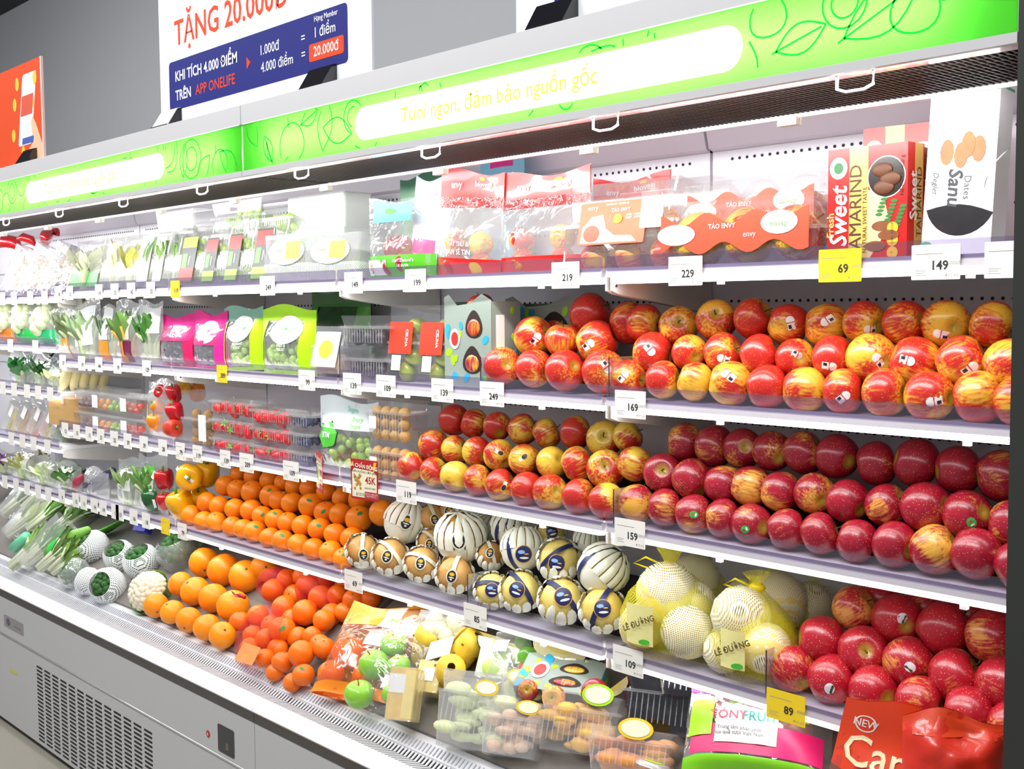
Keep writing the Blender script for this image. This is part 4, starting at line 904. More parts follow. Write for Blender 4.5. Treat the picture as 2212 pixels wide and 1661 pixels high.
# date box
c, w, h = slot(1985, 2135, 196, z1, .318)
o = carton('date_box', 'tall white date box with curved dark windows, leaning back', c+Vector((0, .03, .002)), w, .05, h, M('f6f6f8', .4, var=.01), 0, R(-6), top=M('5fc08a', .4)); d2 = .025
def crescent(cx, cz, R1, off, a0, a1):
    out = [(cx+R1*math.cos(R(a0+(a1-a0)*i/12)), cz+R1*math.sin(R(a0+(a1-a0)*i/12))) for i in range(13)]
    x0, z0 = out[0]; x1, z1_ = out[-1]
    return out+[(x1+(x0-x1)*i/6+off[0]*math.sin(math.pi*i/6), z1_+(z0-z1_)*i/6+off[1]*math.sin(math.pi*i/6)) for i in range(1, 6)]
part('lower_window', MB().plate(crescent(.005, .095, .062, (0, .012), 195, 335), .0006, d2+.0006), M('2e2a2c', .1, var=.5, scale=70, spec=1), o, label='dark crescent window')
part('upper_window', MB().plate(crescent(.118, .105, .075, (-.008, .004), 118, 178), .0006, d2+.0006), M('1e1a1c', .1, var=.4, scale=70, spec=1), o, label='dark crescent window')
for k, (a, b, ro) in enumerate(((-.025, .175, .5), (.0, .168, -.2), (.03, .176, .3), (.012, .185, 1.2))): part('date_picture', MB().plate([(a+p, b+q) for p, q in disc(.012, .022, 12, 0)], .0004, d2+.0006+.0004*k), M('b8794a', .5, var=.2, scale=60), o)
text('Sanu', .034, M('2e2f36', .5), o, (-.008, -d2-.001, .115), (R(90), R(90), 0), bold=.02, shear=.2); text('Dates', .017, M('55565e', .5), o, (.014, -d2-.001, .113), (R(90), R(90), 0)); text('Deglet', .014, M('4a4b54', .5), o, (-.042, -d2-.001, .125), (R(90), R(90), 0), shear=.3); text('500G', .011, BARC, o, (-.034, -d2-.001, .185), (R(90), R(90), 0))
part('green_seal', MB().plate([(-.052+a, .012+b) for a, b in disc(.014, .014, 12)], .0005, d2+.0008), M('63b98a', .5), o)
# tall pack of small apples against the end panel
c, w, h = slot(2150, 2262, 150, z1, .33); c.x = 1.968; c.y = .345; w = .062
o = clamshell('apple_tube', 'tall clear tube of small red apples against the end panel', c, w, .062, h, lid=.12, taper=.96, ribs=False)
part('green_label', MB().plate([(a+.004, h*.52+b) for a, b in disc(.026, .062, 20)], .0006, .036), M('8ed33a', .4), o); rl = part('red_label', MB().plate([(-.005+a, h*.18+b) for a, b in disc(.026, .026, 20)], .0006, .036), M('c8181c', .4), o); text('GROWN IN\nNew Zealand', .007, WHITE, rl, (-.003, -.037, h*.18))
fill_apples(o, [(0, 0, .03+.062*k) for k in range(4)], .030, ROSE, 'the tall clear tube', 'small apples in the tube')
# three-apple packs and six-apple tray
def wavy(w, h, n=28):
    top = [(-w/2+w*i/n, h*(.36+.14*math.cos(2*math.pi*3*i/n))) for i in range(n+1)]; return top+[(x, -z-.0) for x, z in reversed([(x, h*(.36+.14*math.cos(2*math.pi*3*i/n+.9))) for i, (x, _) in enumerate(top)])]
def threepack(px0, px1, pyt, Y, zb, label, what):
    c, w, h = slot(px0, px1, pyt, zb, Y); r = min(w/6.6, h*.5)
    o = clamshell('apple_pack', label, c, w, .09, h, lid=.5, taper=.93, ribs=False, plast=clear(haze=.05, gloss=.22, rough=.06), group='apple packs')
    for k in range(3): part('dome', MB().ball((w*(k-1)*.31, 0, h*.5), 1, 14, 8, (w*.165, .05, h*.52)), CLEAR, o)
    s = part('wavy_sleeve', MB().plate(wavy(w*.94, h*.62), .0008, .054), M('e6573a', .4, var=.05), o, (0, 0, h*.5), label='wavy orange card sleeve')
    part('white_swash', MB().plate([(-w*.36+a, h*.50+b) for a, b in disc(w*.13, h*.16, 18)], .0005, .0555), PAPER, s, (0, 0, -h*.5)); part('white_disc', MB().plate([(w*.30+a, h*.60+b) for a, b in disc(w*.11, h*.17, 18)], .0005, .0555), PAPER, s, (0, 0, -h*.5))
    text('TÁO ENVY', .013, WHITE, s, (-.02, -.0556, .012), bold=.02); text('envy', .016, WHITE, s, (w*.12, -.0556, -.006)); text('biovegi', .014, M('7aa05a', .5), s, (w*.30, -.0565, h*.08))
    fill_apples(o, [(w*(k-1)*.31, .0, r*.98+.002) for k in range(3)], r, AMBR, what, 'apples in the clear packs'); return o, h
threepack(1455, 1793, 432, .335, z1, 'clear three-apple pack with wavy orange sleeve, in front', 'the front three-apple pack')
threepack(1510, 1800, 388, .46, z1+.052, 'clear three-apple pack behind, raised above the sleeved one', 'the raised three-apple pack')
single('pack_stand', MB().box(onx(1500, .46, z1), onx(1790, .46, z1)+.02, .41, .52, z1-.0055, z1+.0455), CLEAR, 'clear stand under the raised three-apple pack', 'stand')
c, w, h = slot(1222, 1462, 398, z1, .33)
o = clamshell('apple_tray', 'clear six-apple tray with orange picture card, tilted up', c+Vector((0, .02, 0)), w, .085, h, tilt=R(-10), lid=.5, taper=.97, ribs=False, plast=clear(haze=.06, gloss=.26, rough=.05), group='apple packs')
cd_ = part('picture_card', MB().plate([(-.012+a, h*.52+b) for a, b in rrect(w*.60, h*.50, .004, 2)], .0008, .047), M('dd6a3a', .4, var=.05), o, label='orange picture card')
part('white_wave', MB().plate([(-w*.31, h*.29), (w*.20, h*.29), (w*.15, h*.36), (0, h*.37), (-w*.08, h*.45), (-w*.12, h*.62), (-w*.22, h*.60), (-w*.30, h*.48)], .0005, .0478), PAPER, cd_); part('apple_picture', MB().plate([(-w*.21+a, h*.40+b) for a, b in disc(w*.075, h*.10, 18)], .0005, .0488), M('d0532a', .4, var=.2, scale=40), cd_)
part('sun_picture', MB().plate([(w*.02+a, h*.56+b) for a, b in disc(w*.04, h*.055, 16)], .0005, .0488), GOLD, cd_); part('white_tab', MB().plate([(w*.31+a, h*.60+b) for a, b in rrect(w*.19, h*.34, .003, 2)], .0005, .048), PAPER, o)
text('envy', .017, WHITE, cd_, (-w*.22, -.0482, h*.71)); text('TÁO ENVY', .011, WHITE, cd_, (w*.04, -.0492, h*.66), bold=.02); text('CHẮC - GIÒN\nNGỌT - THƠM', .0062, WHITE, cd_, (w*.15, -.0482, h*.58)); text('CHUẨN GU - CHUẨN VỊ', .006, WHITE, cd_, (0, -.0482, h*.735))
fill_apples(o, [(w*(k-1)*.31, .006, .036+.066*j) for j in (0, 1) for k in range(3)], .033, ENVY, 'the tilted six-apple tray', 'apples in the clear packs')
c, w, h = slot(1405, 1560, 392, z1, .47); o = clamshell('apple_tray', 'clear apple tray standing behind the three-apple pack', c, w, .08, h, lid=.5, taper=.97, ribs=False, plast=clear(haze=.06, gloss=.26, rough=.05), group='apple packs')
fill_apples(o, [(w*(k-.5)*.44, 0, .036+.066*j) for j in (0, 1) for k in range(2)], .032, ROSE, 'the apple tray behind', 'apples in the clear packs')
# red-headed apple bags
def redbag(px0, px1, pyt, Y, label, what, n, seed, phrase=None, topw=1., roll=0, logo=True):
    c, w, h = slot(px0, px1, pyt, z1, Y)
    ph = M('d3201d', .28, coat=.3, var=.05)
    tx = [('envy', .022, WHITE, -w*.22, h*.87)] + ([('biovegi', .022, WHITE, w*.20, h*.89)] if logo else []) + (phrase or [])
    o, S = bag('apple_bag', label, c+Vector((0, .04, 0)), w, h, .075, clear(haze=.20, gloss=.20, rough=.09, crinkle=.4, scale=12), [('header', -1, 1, .76, 1, ph), ('shoulder', -1, 1, .66, .76, REDF), ('band', -1, 1, .0, .18, ph)], tx, seed=seed, neck=.68, topw=topw, roll=roll, group='red-headed apple bags')
    part('leaf_mark', MB().add([S(.35+.09*math.cos(a), .955+.02*math.sin(a), -1, .002) for a in [i*.63 for i in range(10)]], [tuple(range(10))]), GOLD, o)
    fill_apples(o, [(-w*.22+w*.44*(k % 2)+random.uniform(-.008, .008), -.004, .034+.05*(k//2)) for k in range(n)], .032, AMBR if seed % 2 else ENVY, what, 'apples in the red-headed bags'); return o
redbag(922, 1056, 372, .335, 'red-headed apple bag printed HÃY THỬ & BẠN SẼ TIN', 'the lettered red-headed bag', 4, 3, [('HÃY THỬ &', .016, WHITE, 0, .082), ('BẠN SẼ TIN', .018, WHITE, 0, .062)], roll=R(4))
redbag(1058, 1250, 372, .34, 'wide red-headed apple bag with a punched handle slot', 'the wide red-headed bag', 4, 4)
redbag(1262, 1420, 384, .50, 'red-headed apple bag standing far back behind the six-apple tray', 'the rear red-headed bag', 4, 5, topw=1.05)
c, w, h = slot(775, 918, 428, z1, .33)
o, S = bag('apple_bag', 'clear apple bag with sky-blue card and lime-green band', c+Vector((0, .04, 0)), w, h, .075, FILM, [('blue_card', -.85, .35, .72, .98, M('6cc3ec', .4, var=.12, scale=10)), ('band', -1, 1, .03, .30, M('55b81e', .4, var=.1, scale=15)), ('sticker', -.9, -.15, .06, .25, PAPER)],
           [("New Zealand's\n1st apple", .013, PAPER, w*.18, h*.20), ('TÓNY\nFRUIT', .011, M('d9502f', .5), -w*.33, h*.155)], seed=11, neck=.72)
part('red_oval', MB().add([S(-.3+.16*math.cos(a), .86+.05*math.sin(a), -1, .0022) for a in [i*.63 for i in range(10)]], [tuple(range(10))]), GRN, o)
fill_apples(o, [(-.03, -.01, .04), (.03, -.012, .045), (.0, 0, .088), (-.035, 0, .085)], .032, ROSE, 'the lime-banded clear bag', 'apples in the lime-banded bag')
c, w, h = slot(888, 960, 388, z1, .40); bag('snack_bag', 'slim white and pale blue bag between the apple bags', c, w*1.1, h, .05, M('e4e9f6', .35, var=.05), [('header', -1, 1, .55, 1, M('cfe6f7', .35, var=.1, scale=14)), ('pink_mark', -.6, .6, .25, .40, PINK)], [('breeze', .016, PINK, 0, h*.86)], seed=12, roll=R(8))
c, w, h = slot(868, 965, 380, z1, .53); bag('salad_bag', 'dark green bag at the back above the slim white bag', c, w, h, .05, M('6aa07a', .3, var=.2, scale=12), [('header', -1, 1, .8, 1, M('3f7a58', .3))], seed=13)
c, w, h = slot(1040, 1135, 322, z1, .57); bag('snack_bag', 'pale blue knotted bag at the back behind the red-headed bags', c, w, h, .05, M('8ccbe6', .3, var=.15, scale=12), [('pink_mark', -.5, .5, .85, .95, PINK)], seed=14)
# grapes on the top shelf
NETW = net('f6f8f2', 420, .62, .92)
for k, (a, b) in enumerate(((655, 772), (565, 672))):
    c, w, h = slot(a, b, 500, z1, .335); o = clamshell('grape_pack', f'white-netted grape pack with yellow label, {"beside the apple bags" if k == 0 else "second from the apple bags"}', c+Vector((0, .035, 0)), w, .085, h*.92, tilt=R(-8), lid=.4, taper=.82, plast=clear(haze=.30, gloss=.3), group='netted grape packs')
    part('foam_net', MB().rbox(w*.98, .08, h*.34, .012, .002, .84, top=False), NETW, o); lb = part('front_label', MB().plate([(.0+p, h*.58+q) for p, q in disc(w*.36, h*.26, 22)], .0006, .045), M('f3f2da', .5), o); part('label_field', MB().plate([(w*.14+p, h*.60+q) for p, q in rrect(w*.28, h*.34, .003, 2)], .0005, .0458), M('d5dd4a', .5, var=.15, scale=60), lb)
    text('KOREA', .015, M('7f8a5a', .6), lb, (-w*.16, -.0464, h*.60))
    bunch('grape_bunch', f'green grapes inside the {"first" if k == 0 else "second"} white-netted pack', c+Vector((0, .035, h*.36)), w*.36, .026, h*.2, .010, 34, GRAPE_G, 30+k, 'green grape bunches')
for k, (a, b, t) in enumerate(((522, 600, 470), (468, 530, 484), (420, 478, 494), (366, 438, 490))):
    c, w, h = slot(a, b, t, z1, .335); flip = k == 3
    o = clamshell('grape_pack', f'upright clear grape pack with dark strip label, {ORD[k]} from the netted packs', c+Vector((0, .035, 0)), w, .06, h, tilt=R(-12), lid=.5, taper=.95, plast=clear(haze=.09, gloss=.3, rough=.05), group='upright grape packs')
    lw, cx = w*.42, -w*.08; lb = part('strip_label', MB().plate([(cx+p, h*.44+q) for p, q in rrect(lw, h*.78, .003, 2)], .0006, .0335), M('20282c', .4), o, label='tall dark strip label')
    for nm, q0, q1, mm in (('red_field', .58, .80, M('a8201f', .4)), ('green_field', .06, .24, M('8bc02a', .4, var=.3, scale=90))):
        q0, q1 = (1-q1-.12, 1-q0-.12) if flip else (q0, q1); part(nm, MB().plate([(cx+p, h*(q0+q1)/2+q) for p, q in rrect(lw, h*(q1-q0), .002, 1)], .0005, .0342), mm, lb)
    part('green_tag', MB().plate([(cx-lw*.22+p, h*.42+q) for p, q in rrect(lw*.34, h*.24, .002, 1)], .0005, .0342), M('58b83a', .4), lb); text('HODO', .010, PAPER, lb, (cx+lw*.12, -.035, h*.42), (R(90), R(-90), 0), bold=.02)
    bunch('grape_bunch', f'green grapes inside the {ORD[k]} upright pack', world(o, (0, .0, h*.45)), w*.36, .018, h*.36, .0095, 40, GRAPE_G, 40+k, 'green grape bunches')
for k, (a, b, t, Y) in enumerate(((487, 602, 436, .47), (598, 662, 442, .45))):
    c, w, h = slot(a, b, t, z1, Y); single('pack_stand', MB().box(c.x-w*.5, c.x+w*.5, Y-.05, Y+.05, z1-.0055, z1+h*.5), WHITE, f'white block under the raised grape box {"with bright grapes" if k == 0 else "beside the foam net"}', 'stand')
    o = clamshell('grape_box', f'raised clear grape box at the back, {"over the upright packs" if k == 0 else "beside the foam net"}', c+Vector((0, 0, h*.5+.001)), w, .10, h*.5, lid=.4, taper=.85, group='raised grape boxes')
    bunch('grape_bunch', f'green grapes inside the raised box {"over the upright packs" if k == 0 else "beside the foam net"}', c+Vector((0, 0, h*.5+h*.24)), w*.38, .036, h*.16, .0125, 30, GRAPE_G, 50+k, 'green grape bunches')
c, w, h = slot(655, 775, 428, z1, .50); o = carton('netted_box', 'white foam-netted box at the back above the netted grape packs', c, w, .1, h, M('eef4ee', .5)); part('foam_net', MB().rbox(w*1.02, .104, h*.4, .01, h*.62, 1.0, top=True), NETW, o); part('green_edge', MB().box(-w*.5, w*.5, -.0515, -.05, h*.5, h*.54), GRN, o); part('paper_slip', MB().plate([(w*.28+p, h*.72+q) for p, q in rrect(w*.18, h*.5, .002, 1)], .0006, .0512), PAPER, o)
c, w, h = slot(366, 450, 458, z1, .47); o = clamshell('herb_box', 'misty clear box of dark herbs behind the upright grape packs', c, w, .1, h, lid=.3, plast=clear(haze=.3, gloss=.3)); leafy('herb_bunch', 'dark herbs inside the misty box', c+Vector((-w*.3, 0, h*.55)), w*.7, h*.5, 26, M('3d6a3a', .6, var=.3), M('7fa05a', .6), (0, R(90), 0), 5)
# salad-bay herb packs
for k, (a, b, t, col) in enumerate(((345, 372, 492, 0), (318, 348, 500, 1), (283, 320, 497, 2), (246, 288, 508, 3), (206, 250, 512, 4), (146, 206, 520, 5))):
    c, w, h = slot(a, b, t, z1, .335)
    o = clamshell('herb_pack', f'upright clear herb pack {("of green beans", "with a slim white card", "with a tall white card and leaf mark", "of yellow sprouts", "of pale sprouts", "with a green film band")[k]}', c+Vector((0, .03, 0)), w, .05, h, tilt=R(-12), lid=.5, taper=.95, plast=clear(haze=.16, gloss=.3), ribs=False, group='upright herb packs')
    if col in (1, 2): part('white_card', MB().plate([(p, h*.5+q) for p, q in rrect(w*.62, h*.8, .002, 1)], .0006, .0285), PAPER, o); part('leaf_mark', MB().plate([(w*.1+p, h*.75+q) for p, q in disc(.006, .011, 10)], .0005, .0292), M('2f7f6a', .5), o)
    if col == 5: part('green_band', MB().plate([(p, h*.2+q) for p, q in rrect(w*.98, h*.28, .002, 1)], .0006, .0285), M('2fb03a', .4), o)
    leafy('herb_bunch', f'herbs inside the {ORD[k]} upright salad pack', world(o, (0, 0, .004)), h*.85, w*.7, 22, M(('6f9a3a', '6f9a3a', '7a9a5a', 'c8c860', 'dfe0b0', 'd8dcc0')[k], .6, var=.25), M('d9dfb8', .6), (R(-12), 0, 0), 60+k, group='packed herbs')
# mushrooms and red chillies in the far corner of the top shelf
for k, (a, b, t) in enumerate(((88, 143, 528), (44, 96, 532), (2, 54, 536))):
    c, w, h = slot(a, b, t, SA[1], .335); 
    o = thing('mushroom_tray', f'{("black-backed", "pale", "white-topped")[k]} film-wrapped mushroom tray, {ORD[k]} from the herb packs', 'tray', c+Vector((0, .03, 0)), (R(-16), R(18), 0), 'wrapped mushroom trays')
    part('tray', MB().rbox(w*.9, .03, h*.95, .008, 0, .96, cy=.03), M('22242c', .3) if k == 0 else M('e6ecf0', .4), o); part('film', MB().rbox(w*.92, .07, h*.96, .012, 0, .97, cy=-.01), HAZY, o)
    mb = MB(); rnd = random.Random(k)
    for q in range(16): mb.tube([(rnd.uniform(-.4, .4)*w, -.01+rnd.uniform(-.02, .01), h*rnd.uniform(.05, .3)), (rnd.uniform(-.4, .4)*w, -.012, h*rnd.uniform(.5, .85))], [.004, .008], 6)
    part('mushrooms', mb, M('d8c09a', .6, var=.2, scale=50), o, kind='stuff')
for k, (px, py, w, Y) in enumerate(((100, 518, 64, .5), (118, 506, 44, .55), (22, 530, 70, .48), (58, 520, 46, .46))):
    c = at(px, py, Y); r = w/2*mpp(c); o = single('red_pepper', MB().tube([(-r, 0, -.1*r), (-.4*r, 0, .25*r), (.4*r, 0, .2*r), (r, 0, -.25*r)], [.12*r, .42*r, .4*r, .1*r], 10), M('b50f18', .25, coat=.3), f'long red pepper {("lying longest", "highest", "farthest along", "lowest")[k]} on the mushroom trays', 'pepper', c, (0, R(10*k-14), R(20*k-20)), 'red peppers over the mushrooms')
single('pepper_tray', MB().box(-3.0, -2.05, .46, .63, SA[1]-.0055, SA[1]+.066), WHITE, 'white tray raising the long red peppers', 'tray')
# --- second shelf
z2 = SZ[2]
def stack2(px0, px1, pyt, zb, Y, d, n, mk):
    c, w, h = slot(px0, px1, pyt, zb, Y); return [mk(k, c+Vector((0, d/2, h/n*k+.001*k)), w, h/n-.001) for k in range(n)]
def plumbox(k, c, w, h):
    o = clamshell('plum_box', f'clear box of dark plums, {("lower", "upper")[k]} of two', c, w, .10, h, lid=.38, taper=.86, group='plum boxes')
    for j in range(6): loose('plum', BALL, PLUM, c+Vector((w*.27*(j % 3-1), -.022+.044*(j//3), .026)), .0225, f'{ORD[j]} dark plum inside the {("lower", "upper")[k]} clear box', 'plum', 'dark plums')
stack2(736, 836, 682, z2, .325, .10, 2, plumbox)
for k, (a, b) in enumerate(((826, 900), (892, 966))):
    c, w, h = slot(a, b, 662, z2, .33)
    o = clamshell('pear_pack', f'tall clear pack of green pears with red label, {("beside the plums", "beside the spotted carton")[k]}', c+Vector((0, .035, 0)), w*.95, .065, h, tilt=R(-7), lid=.5, taper=.96, plast=clear(haze=.03, gloss=.15, rough=.05), ribs=False, group='green pear packs')
    lb = part('red_label', MB().plate([(-w*.06+p, h*.57+q) for p, q in rrect(w*.66, h*.42, .002, 1)], .0008, .036), M('d33a20', .4), o); text('CELINA', .014, PAPER, lb, (w*.12, -.0372, h*.57), (R(90), R(90), 0), bold=.02); part('barcode', MB().plate([(-w*.14+p, h*.24+q) for p, q in rrect(w*.26, h*.2, .001, 1)], .0006, .036), PAPER, o)
    for j in range(4): loose('small_pear', LEMON, skin('skin_green_pear', '9fae3a', 'b9862f', 'a8702a', .98, .4, .2), world(o, (w*(.10 if j % 2 else -.1), 0, .028+.041*j)), .0225, f'{ORD[j]} green pear from the bottom of the pack {("beside the plums", "beside the spotted carton")[k]}', 'pear', 'green pears in the tall packs', (0, R(90)*(j % 2), 1))
SPOTC = M('8f9c92', .5, var=.04, scale=20)
def spotted(label, loc, w, d, h, rz, tilt, seed, flat=False, group='spotted apple cartons'):
    """folded carton printed with lime and blue drops, with leaf-shaped openings"""
    o = thing('apple_carton', label, 'carton', loc, (tilt, 0, rz), group); rnd = random.Random(seed)
    out = [(-w/2, 0), (w/2, 0), (w/2, h*.93), (w*.30, h), (w*.05, h*.90), (-w*.22, h*.88), (-w*.40, h), (-w/2, h*.97)]
    part('front_face', MB().plate(out, .001, d/2), SPOTC, o); part('side_face', MB().box(-w/2, -w/2+.001, -d/2, d/2, 0, h*.92).box(w/2-.001, w/2, -d/2, d/2, 0, h*.92).box(-w/2, w/2, d/2-.001, d/2, 0, h*.92), SPOTC, o)
    holes = [(w*.14, h*.68, w*.17, h*.15), (w*.10, h*.30, w*.19, h*.15)]; dm = M('24100f', .6)
    for a, b, rx, rz_ in holes:
        hp = part('leaf_opening', MB().plate([(a+rx*math.cos(t)*(1-.35*math.sin(t)), b+rz_*math.sin(t)) for t in [i*.3142 for i in range(20)]], .0006, d/2+.0008), dm, o)
        part('apple_in_opening', MB().ball((a, -d/2-.001, b-rz_*.25), 1, 14, 8, (rx*.78, .004, rz_*.62)), AMBR if b > h*.5 else ROSE, hp)
    for i in range(26):
        a, b = rnd.uniform(-.46, .46)*w, rnd.uniform(.03, .88)*h
        if any(((a-x)/(rx+.008))**2+((b-y)/(r2+.008))**2 < 1 for x, y, rx, r2 in holes): continue
        s = rnd.uniform(.006, .010); th = rnd.uniform(0, 6.28)
        part('printed_drop', MB().plate([(a+s*(math.cos(t)*math.cos(th)-1.5*math.sin(t)*math.sin(th)), b+s*(math.cos(t)*math.sin(th)+1.5*math.sin(t)*math.cos(th))) for t in [q*.5236 for q in range(12)]], .0004, d/2+.0005+.00003*i), LIME if i % 2 else M('27a5cf', .45), o)
    for i in range(8):
        b = rnd.uniform(.05, .85)*h; a = rnd.uniform(-.4, .4)*d; part('printed_drop', MB().ball((w/2+.0003, a, b), .010, 10, 5, (.05, .7, 1)), LIME if i % 2 else M('27a5cf', .45), o)
    part('oval_emblem', MB().plate([(-w*.26+p, h*.52+q) for p, q in disc(w*.11, w*.13, 18)], .0005, d/2+.0018), PAPER, o); part('emblem_red', MB().plate([(-w*.26+p, h*.52+q) for p, q in disc(w*.075, w*.09, 16)], .0005, d/2+.0024), M('c9271f', .5), o)
    return o
c, w, h = slot(955, 1066, 636, z2, .322); o = spotted('grey apple carton with lime and blue drops and leaf openings', c+Vector((0, .05, 0)), w, .09, h, R(-4), 0, 4)
part('price_slip', MB().box(w/2+.0008, w/2+.0014, -.032, -.006, h*.40, h*.78), PAPER, o); apple(0, 0, 0, 0, AMBR, 'yellow apple peeking over the top of the spotted carton', 'apples in the spotted carton', r=.034, c=c+Vector((-.01, .055, h*.86)), pose='up')
apple(0, 0, 0, 0, ROSE, 'red apple low inside the spotted carton', 'apples in the spotted carton', r=.032, c=c+Vector((-.01, .05, .035)))
c, w, h = slot(1120, 1290, 640, z2, .52); spotted('second spotted apple carton, in the shade behind the loose apples', c, w, .09, h, 0, 0, 5)
# grapes in pouches
def pouch(px0, px1, pyt, zb, Y, label, head, bandm, texts, seed, inside, what, nm='grape_pouch', group='grape pouches', n=44, gr=.0125, disc_=True, film=None, roll=0, extra=()):
    c, w, h = slot(px0, px1, pyt, zb, Y)
    o, S = bag(nm, label, c+Vector((0, .04, 0)), w, h, .075, film or clear(haze=.10, gloss=.3, rough=.08, crinkle=.5, scale=12), [('header', -1, 1, .80, 1, head), ('band', -1, 1, 0, .06, bandm), ('side_strip', .62, 1, .0, .8, bandm), ('side_strip', -1, -.72, .1, .8, bandm)]+list(extra), texts(w, h), seed=seed, neck=.75, roll=roll, group=group)
    if disc_:
        s = part('round_label', MB().grid(lambda a, b: S(.12+.55*b*math.cos(6.2832*a), .66+.21*b*math.sin(6.2832*a), -1, .0036), 20, 3), PAPER, o)
    if inside: bunch('grape_bunch', what, c+Vector((0, .038, h*.30)), w*.36, .026, h*.24, gr, n, inside, seed, 'grape bunches in pouches')
    return o
pouch(548, 662, 664, z2, .33, 'lime-edged green grape pouch reading AUTUMNCRISP', M('a5dc12', .35), LIME, lambda w, h: [('AUTUMNCRISP', .0155, M('3a9a3f', .5), w*.06, h*.67), ('SWEET &\nMUSCAT', .012, PAPER, w*.05, h*.40)], 21, GRAPE_G, 'green grapes inside the fully seen lime-edged pouch')
pouch(468, 552, 664, z2, .34, 'second lime-edged green grape pouch, beside the pink bag', M('7fae9a', .35, var=.2, scale=9), LIME, lambda w, h: [('AUTUMN', .0155, M('3a9a3f', .5), w*.1, h*.66), ('CRISP\nMIDNIGHT\nMUSCAT', .012, PAPER, w*.08, h*.42)], 22, GRAPE_G, 'green grapes inside the pouch beside the pink bag', roll=R(-3))
pouch(402, 472, 676, z2, .335, 'pink black-grape pouch with round white label', PINK, PINK, lambda w, h: [('RUBY', .0165, M('4a4a70', .5), w*.06, h*.66)], 23, GRAPE_P, 'black grapes inside the pink pouch with round label', extra=[('pink_field', -1, 1, .42, .8, clear('f06aa8', haze=.7, gloss=.25, crinkle=.4, scale=14, hazecol='e0218a'))])
pouch(330, 404, 682, z2, .34, 'crumpled pink black-grape pouch beside the salad bags', PINK, M('c01a58', .35), lambda w, h: [], 24, GRAPE_P, 'black grapes inside the crumpled pink pouch', disc_=False, extra=[('pink_field', -1, 1, .5, .8, clear('f06aa8', haze=.6, gloss=.25, crinkle=.4, scale=14, hazecol='e0218a'))])
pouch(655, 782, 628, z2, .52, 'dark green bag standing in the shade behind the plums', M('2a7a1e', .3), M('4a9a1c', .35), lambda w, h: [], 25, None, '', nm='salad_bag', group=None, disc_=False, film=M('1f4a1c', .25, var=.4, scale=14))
c, w, h = slot(662, 736, 712, z2, .33); o = clamshell('nut_box', 'clear box with yellow-blotched white card beside the plums', c+Vector((0, .05, 0)), w, .11, h, tilt=R(-14), lid=.45, plast=clear(haze=.12, gloss=.3), group=None)
cdd = part('white_card', MB().plate([(p, h*.5+q) for p, q in rrect(w*.7, h*.75, .002, 1)], .0008, .058), PAPER, o); part('yellow_blotch', MB().plate([(p, h*.5+q) for p, q in disc(w*.2, h*.2, 12)], .0005, .0588), M('e8d02a', .5), cdd); part('contents', MB().rbox(w*.8, .09, h*.4, .01, .004, .9), M('c8a070', .6, var=.3, scale=60), o)
# salad bags
def salad(px0, px1, pyt, zb, Y, label, green, lab, labm, seed, rz=0, roll=0, stalk='cfe0a8', film=None, extra=(), n=26):
    c, w, h = slot(px0, px1, pyt, zb, Y)
    o, S = bag('salad_bag', label, c+Vector((0, .035, 0)), w, h, .065, film or HAZY, [(lab[0], *lab[1:5], labm)]+list(extra), seed=seed, neck=.8, rz=rz, roll=roll, group='bagged vegetables')
    leafy('leafy_greens', 'greens inside the '+label.split(',')[0].split(' beside ')[0], c+Vector((0, .035, .006)), h*.78, w*.62, n, M(green, .6, var=.3), M(stalk, .6), (0, roll, 0), seed, group='greens in bags')
    return o
salad(116, 168, 650, z2, .335, 'salad bag with orange-ended label strip', '8a9a6a', ('label_strip', -.3, .3, .05, .85, PAPER), PAPER, 31, roll=R(-6), extra=[('orange_end', -.3, .3, .03, .42, ORANGE)])
o = salad(150, 206, 652, z2, .33, 'salad bag with blue-striped white card', '9fb88a', ('card', -.7, .7, .25, .9, PAPER), M('eceef4', .5), 32, roll=R(-5))
salad(203, 240, 662, z2, .34, 'narrow salad bag with orange foot', '5f7a5a', ('label_strip', -.5, .5, .4, .95, PAPER), PAPER, 33, extra=[('orange_end', -.5, .5, .03, .38, ORANGE)])
salad(236, 292, 650, z2, .33, 'salad bag with curved plum-purple label', '6f9a4a', ('label_strip', -.1, .6, .02, .36, PAPER), M('6a1240', .4), 34, extra=[('cream_field', -.1, .5, .38, .75, M('e6d8c0', .5))], stalk='f0a040')
salad(284, 336, 652, z2, .335, 'hazy white-topped bag of frilly greens', '4f8a3a', ('white_field', -.9, .9, .5, .92, PAPER), clear(haze=.75, gloss=.2), 35)
# cabbages of the farthest bay, second shelf
for k, (a, b, col) in enumerate(((66, 109, '1fae6a'), (18, 70, '1fae4a'), (-14, 22, 'e0802a'))):
    c, w, h = slot(a, b, 648, SA[2], .335); o, S = bag('cabbage_bag', f'bagged pale cabbage with {("teal", "blue and green", "orange")[k]} band', c+Vector((0, .05, 0)), w, h, .10, HAZY, [('band', -1, 1, .02, .34, M(col, .4, var=.2, scale=20))]+([('blue_patch', -1, -.4, .04, .4, M('2a3a9a', .4))] if k == 1 else []), seed=36+k, neck=.9, group='bagged cabbages')
    floret('cabbage', f'pale cabbage inside the {("teal", "blue and green", "orange")[k]} banded bag', c+Vector((0, .05, h*.52)), min(w*.42, h*.4), M('e4ecc0', .5, var=.1), M('f0f0d8', .5), 7+k, 'cabbage', n=20, lump=.3, group='cabbages in bags')
# --- third shelf
z3 = SZ[3]
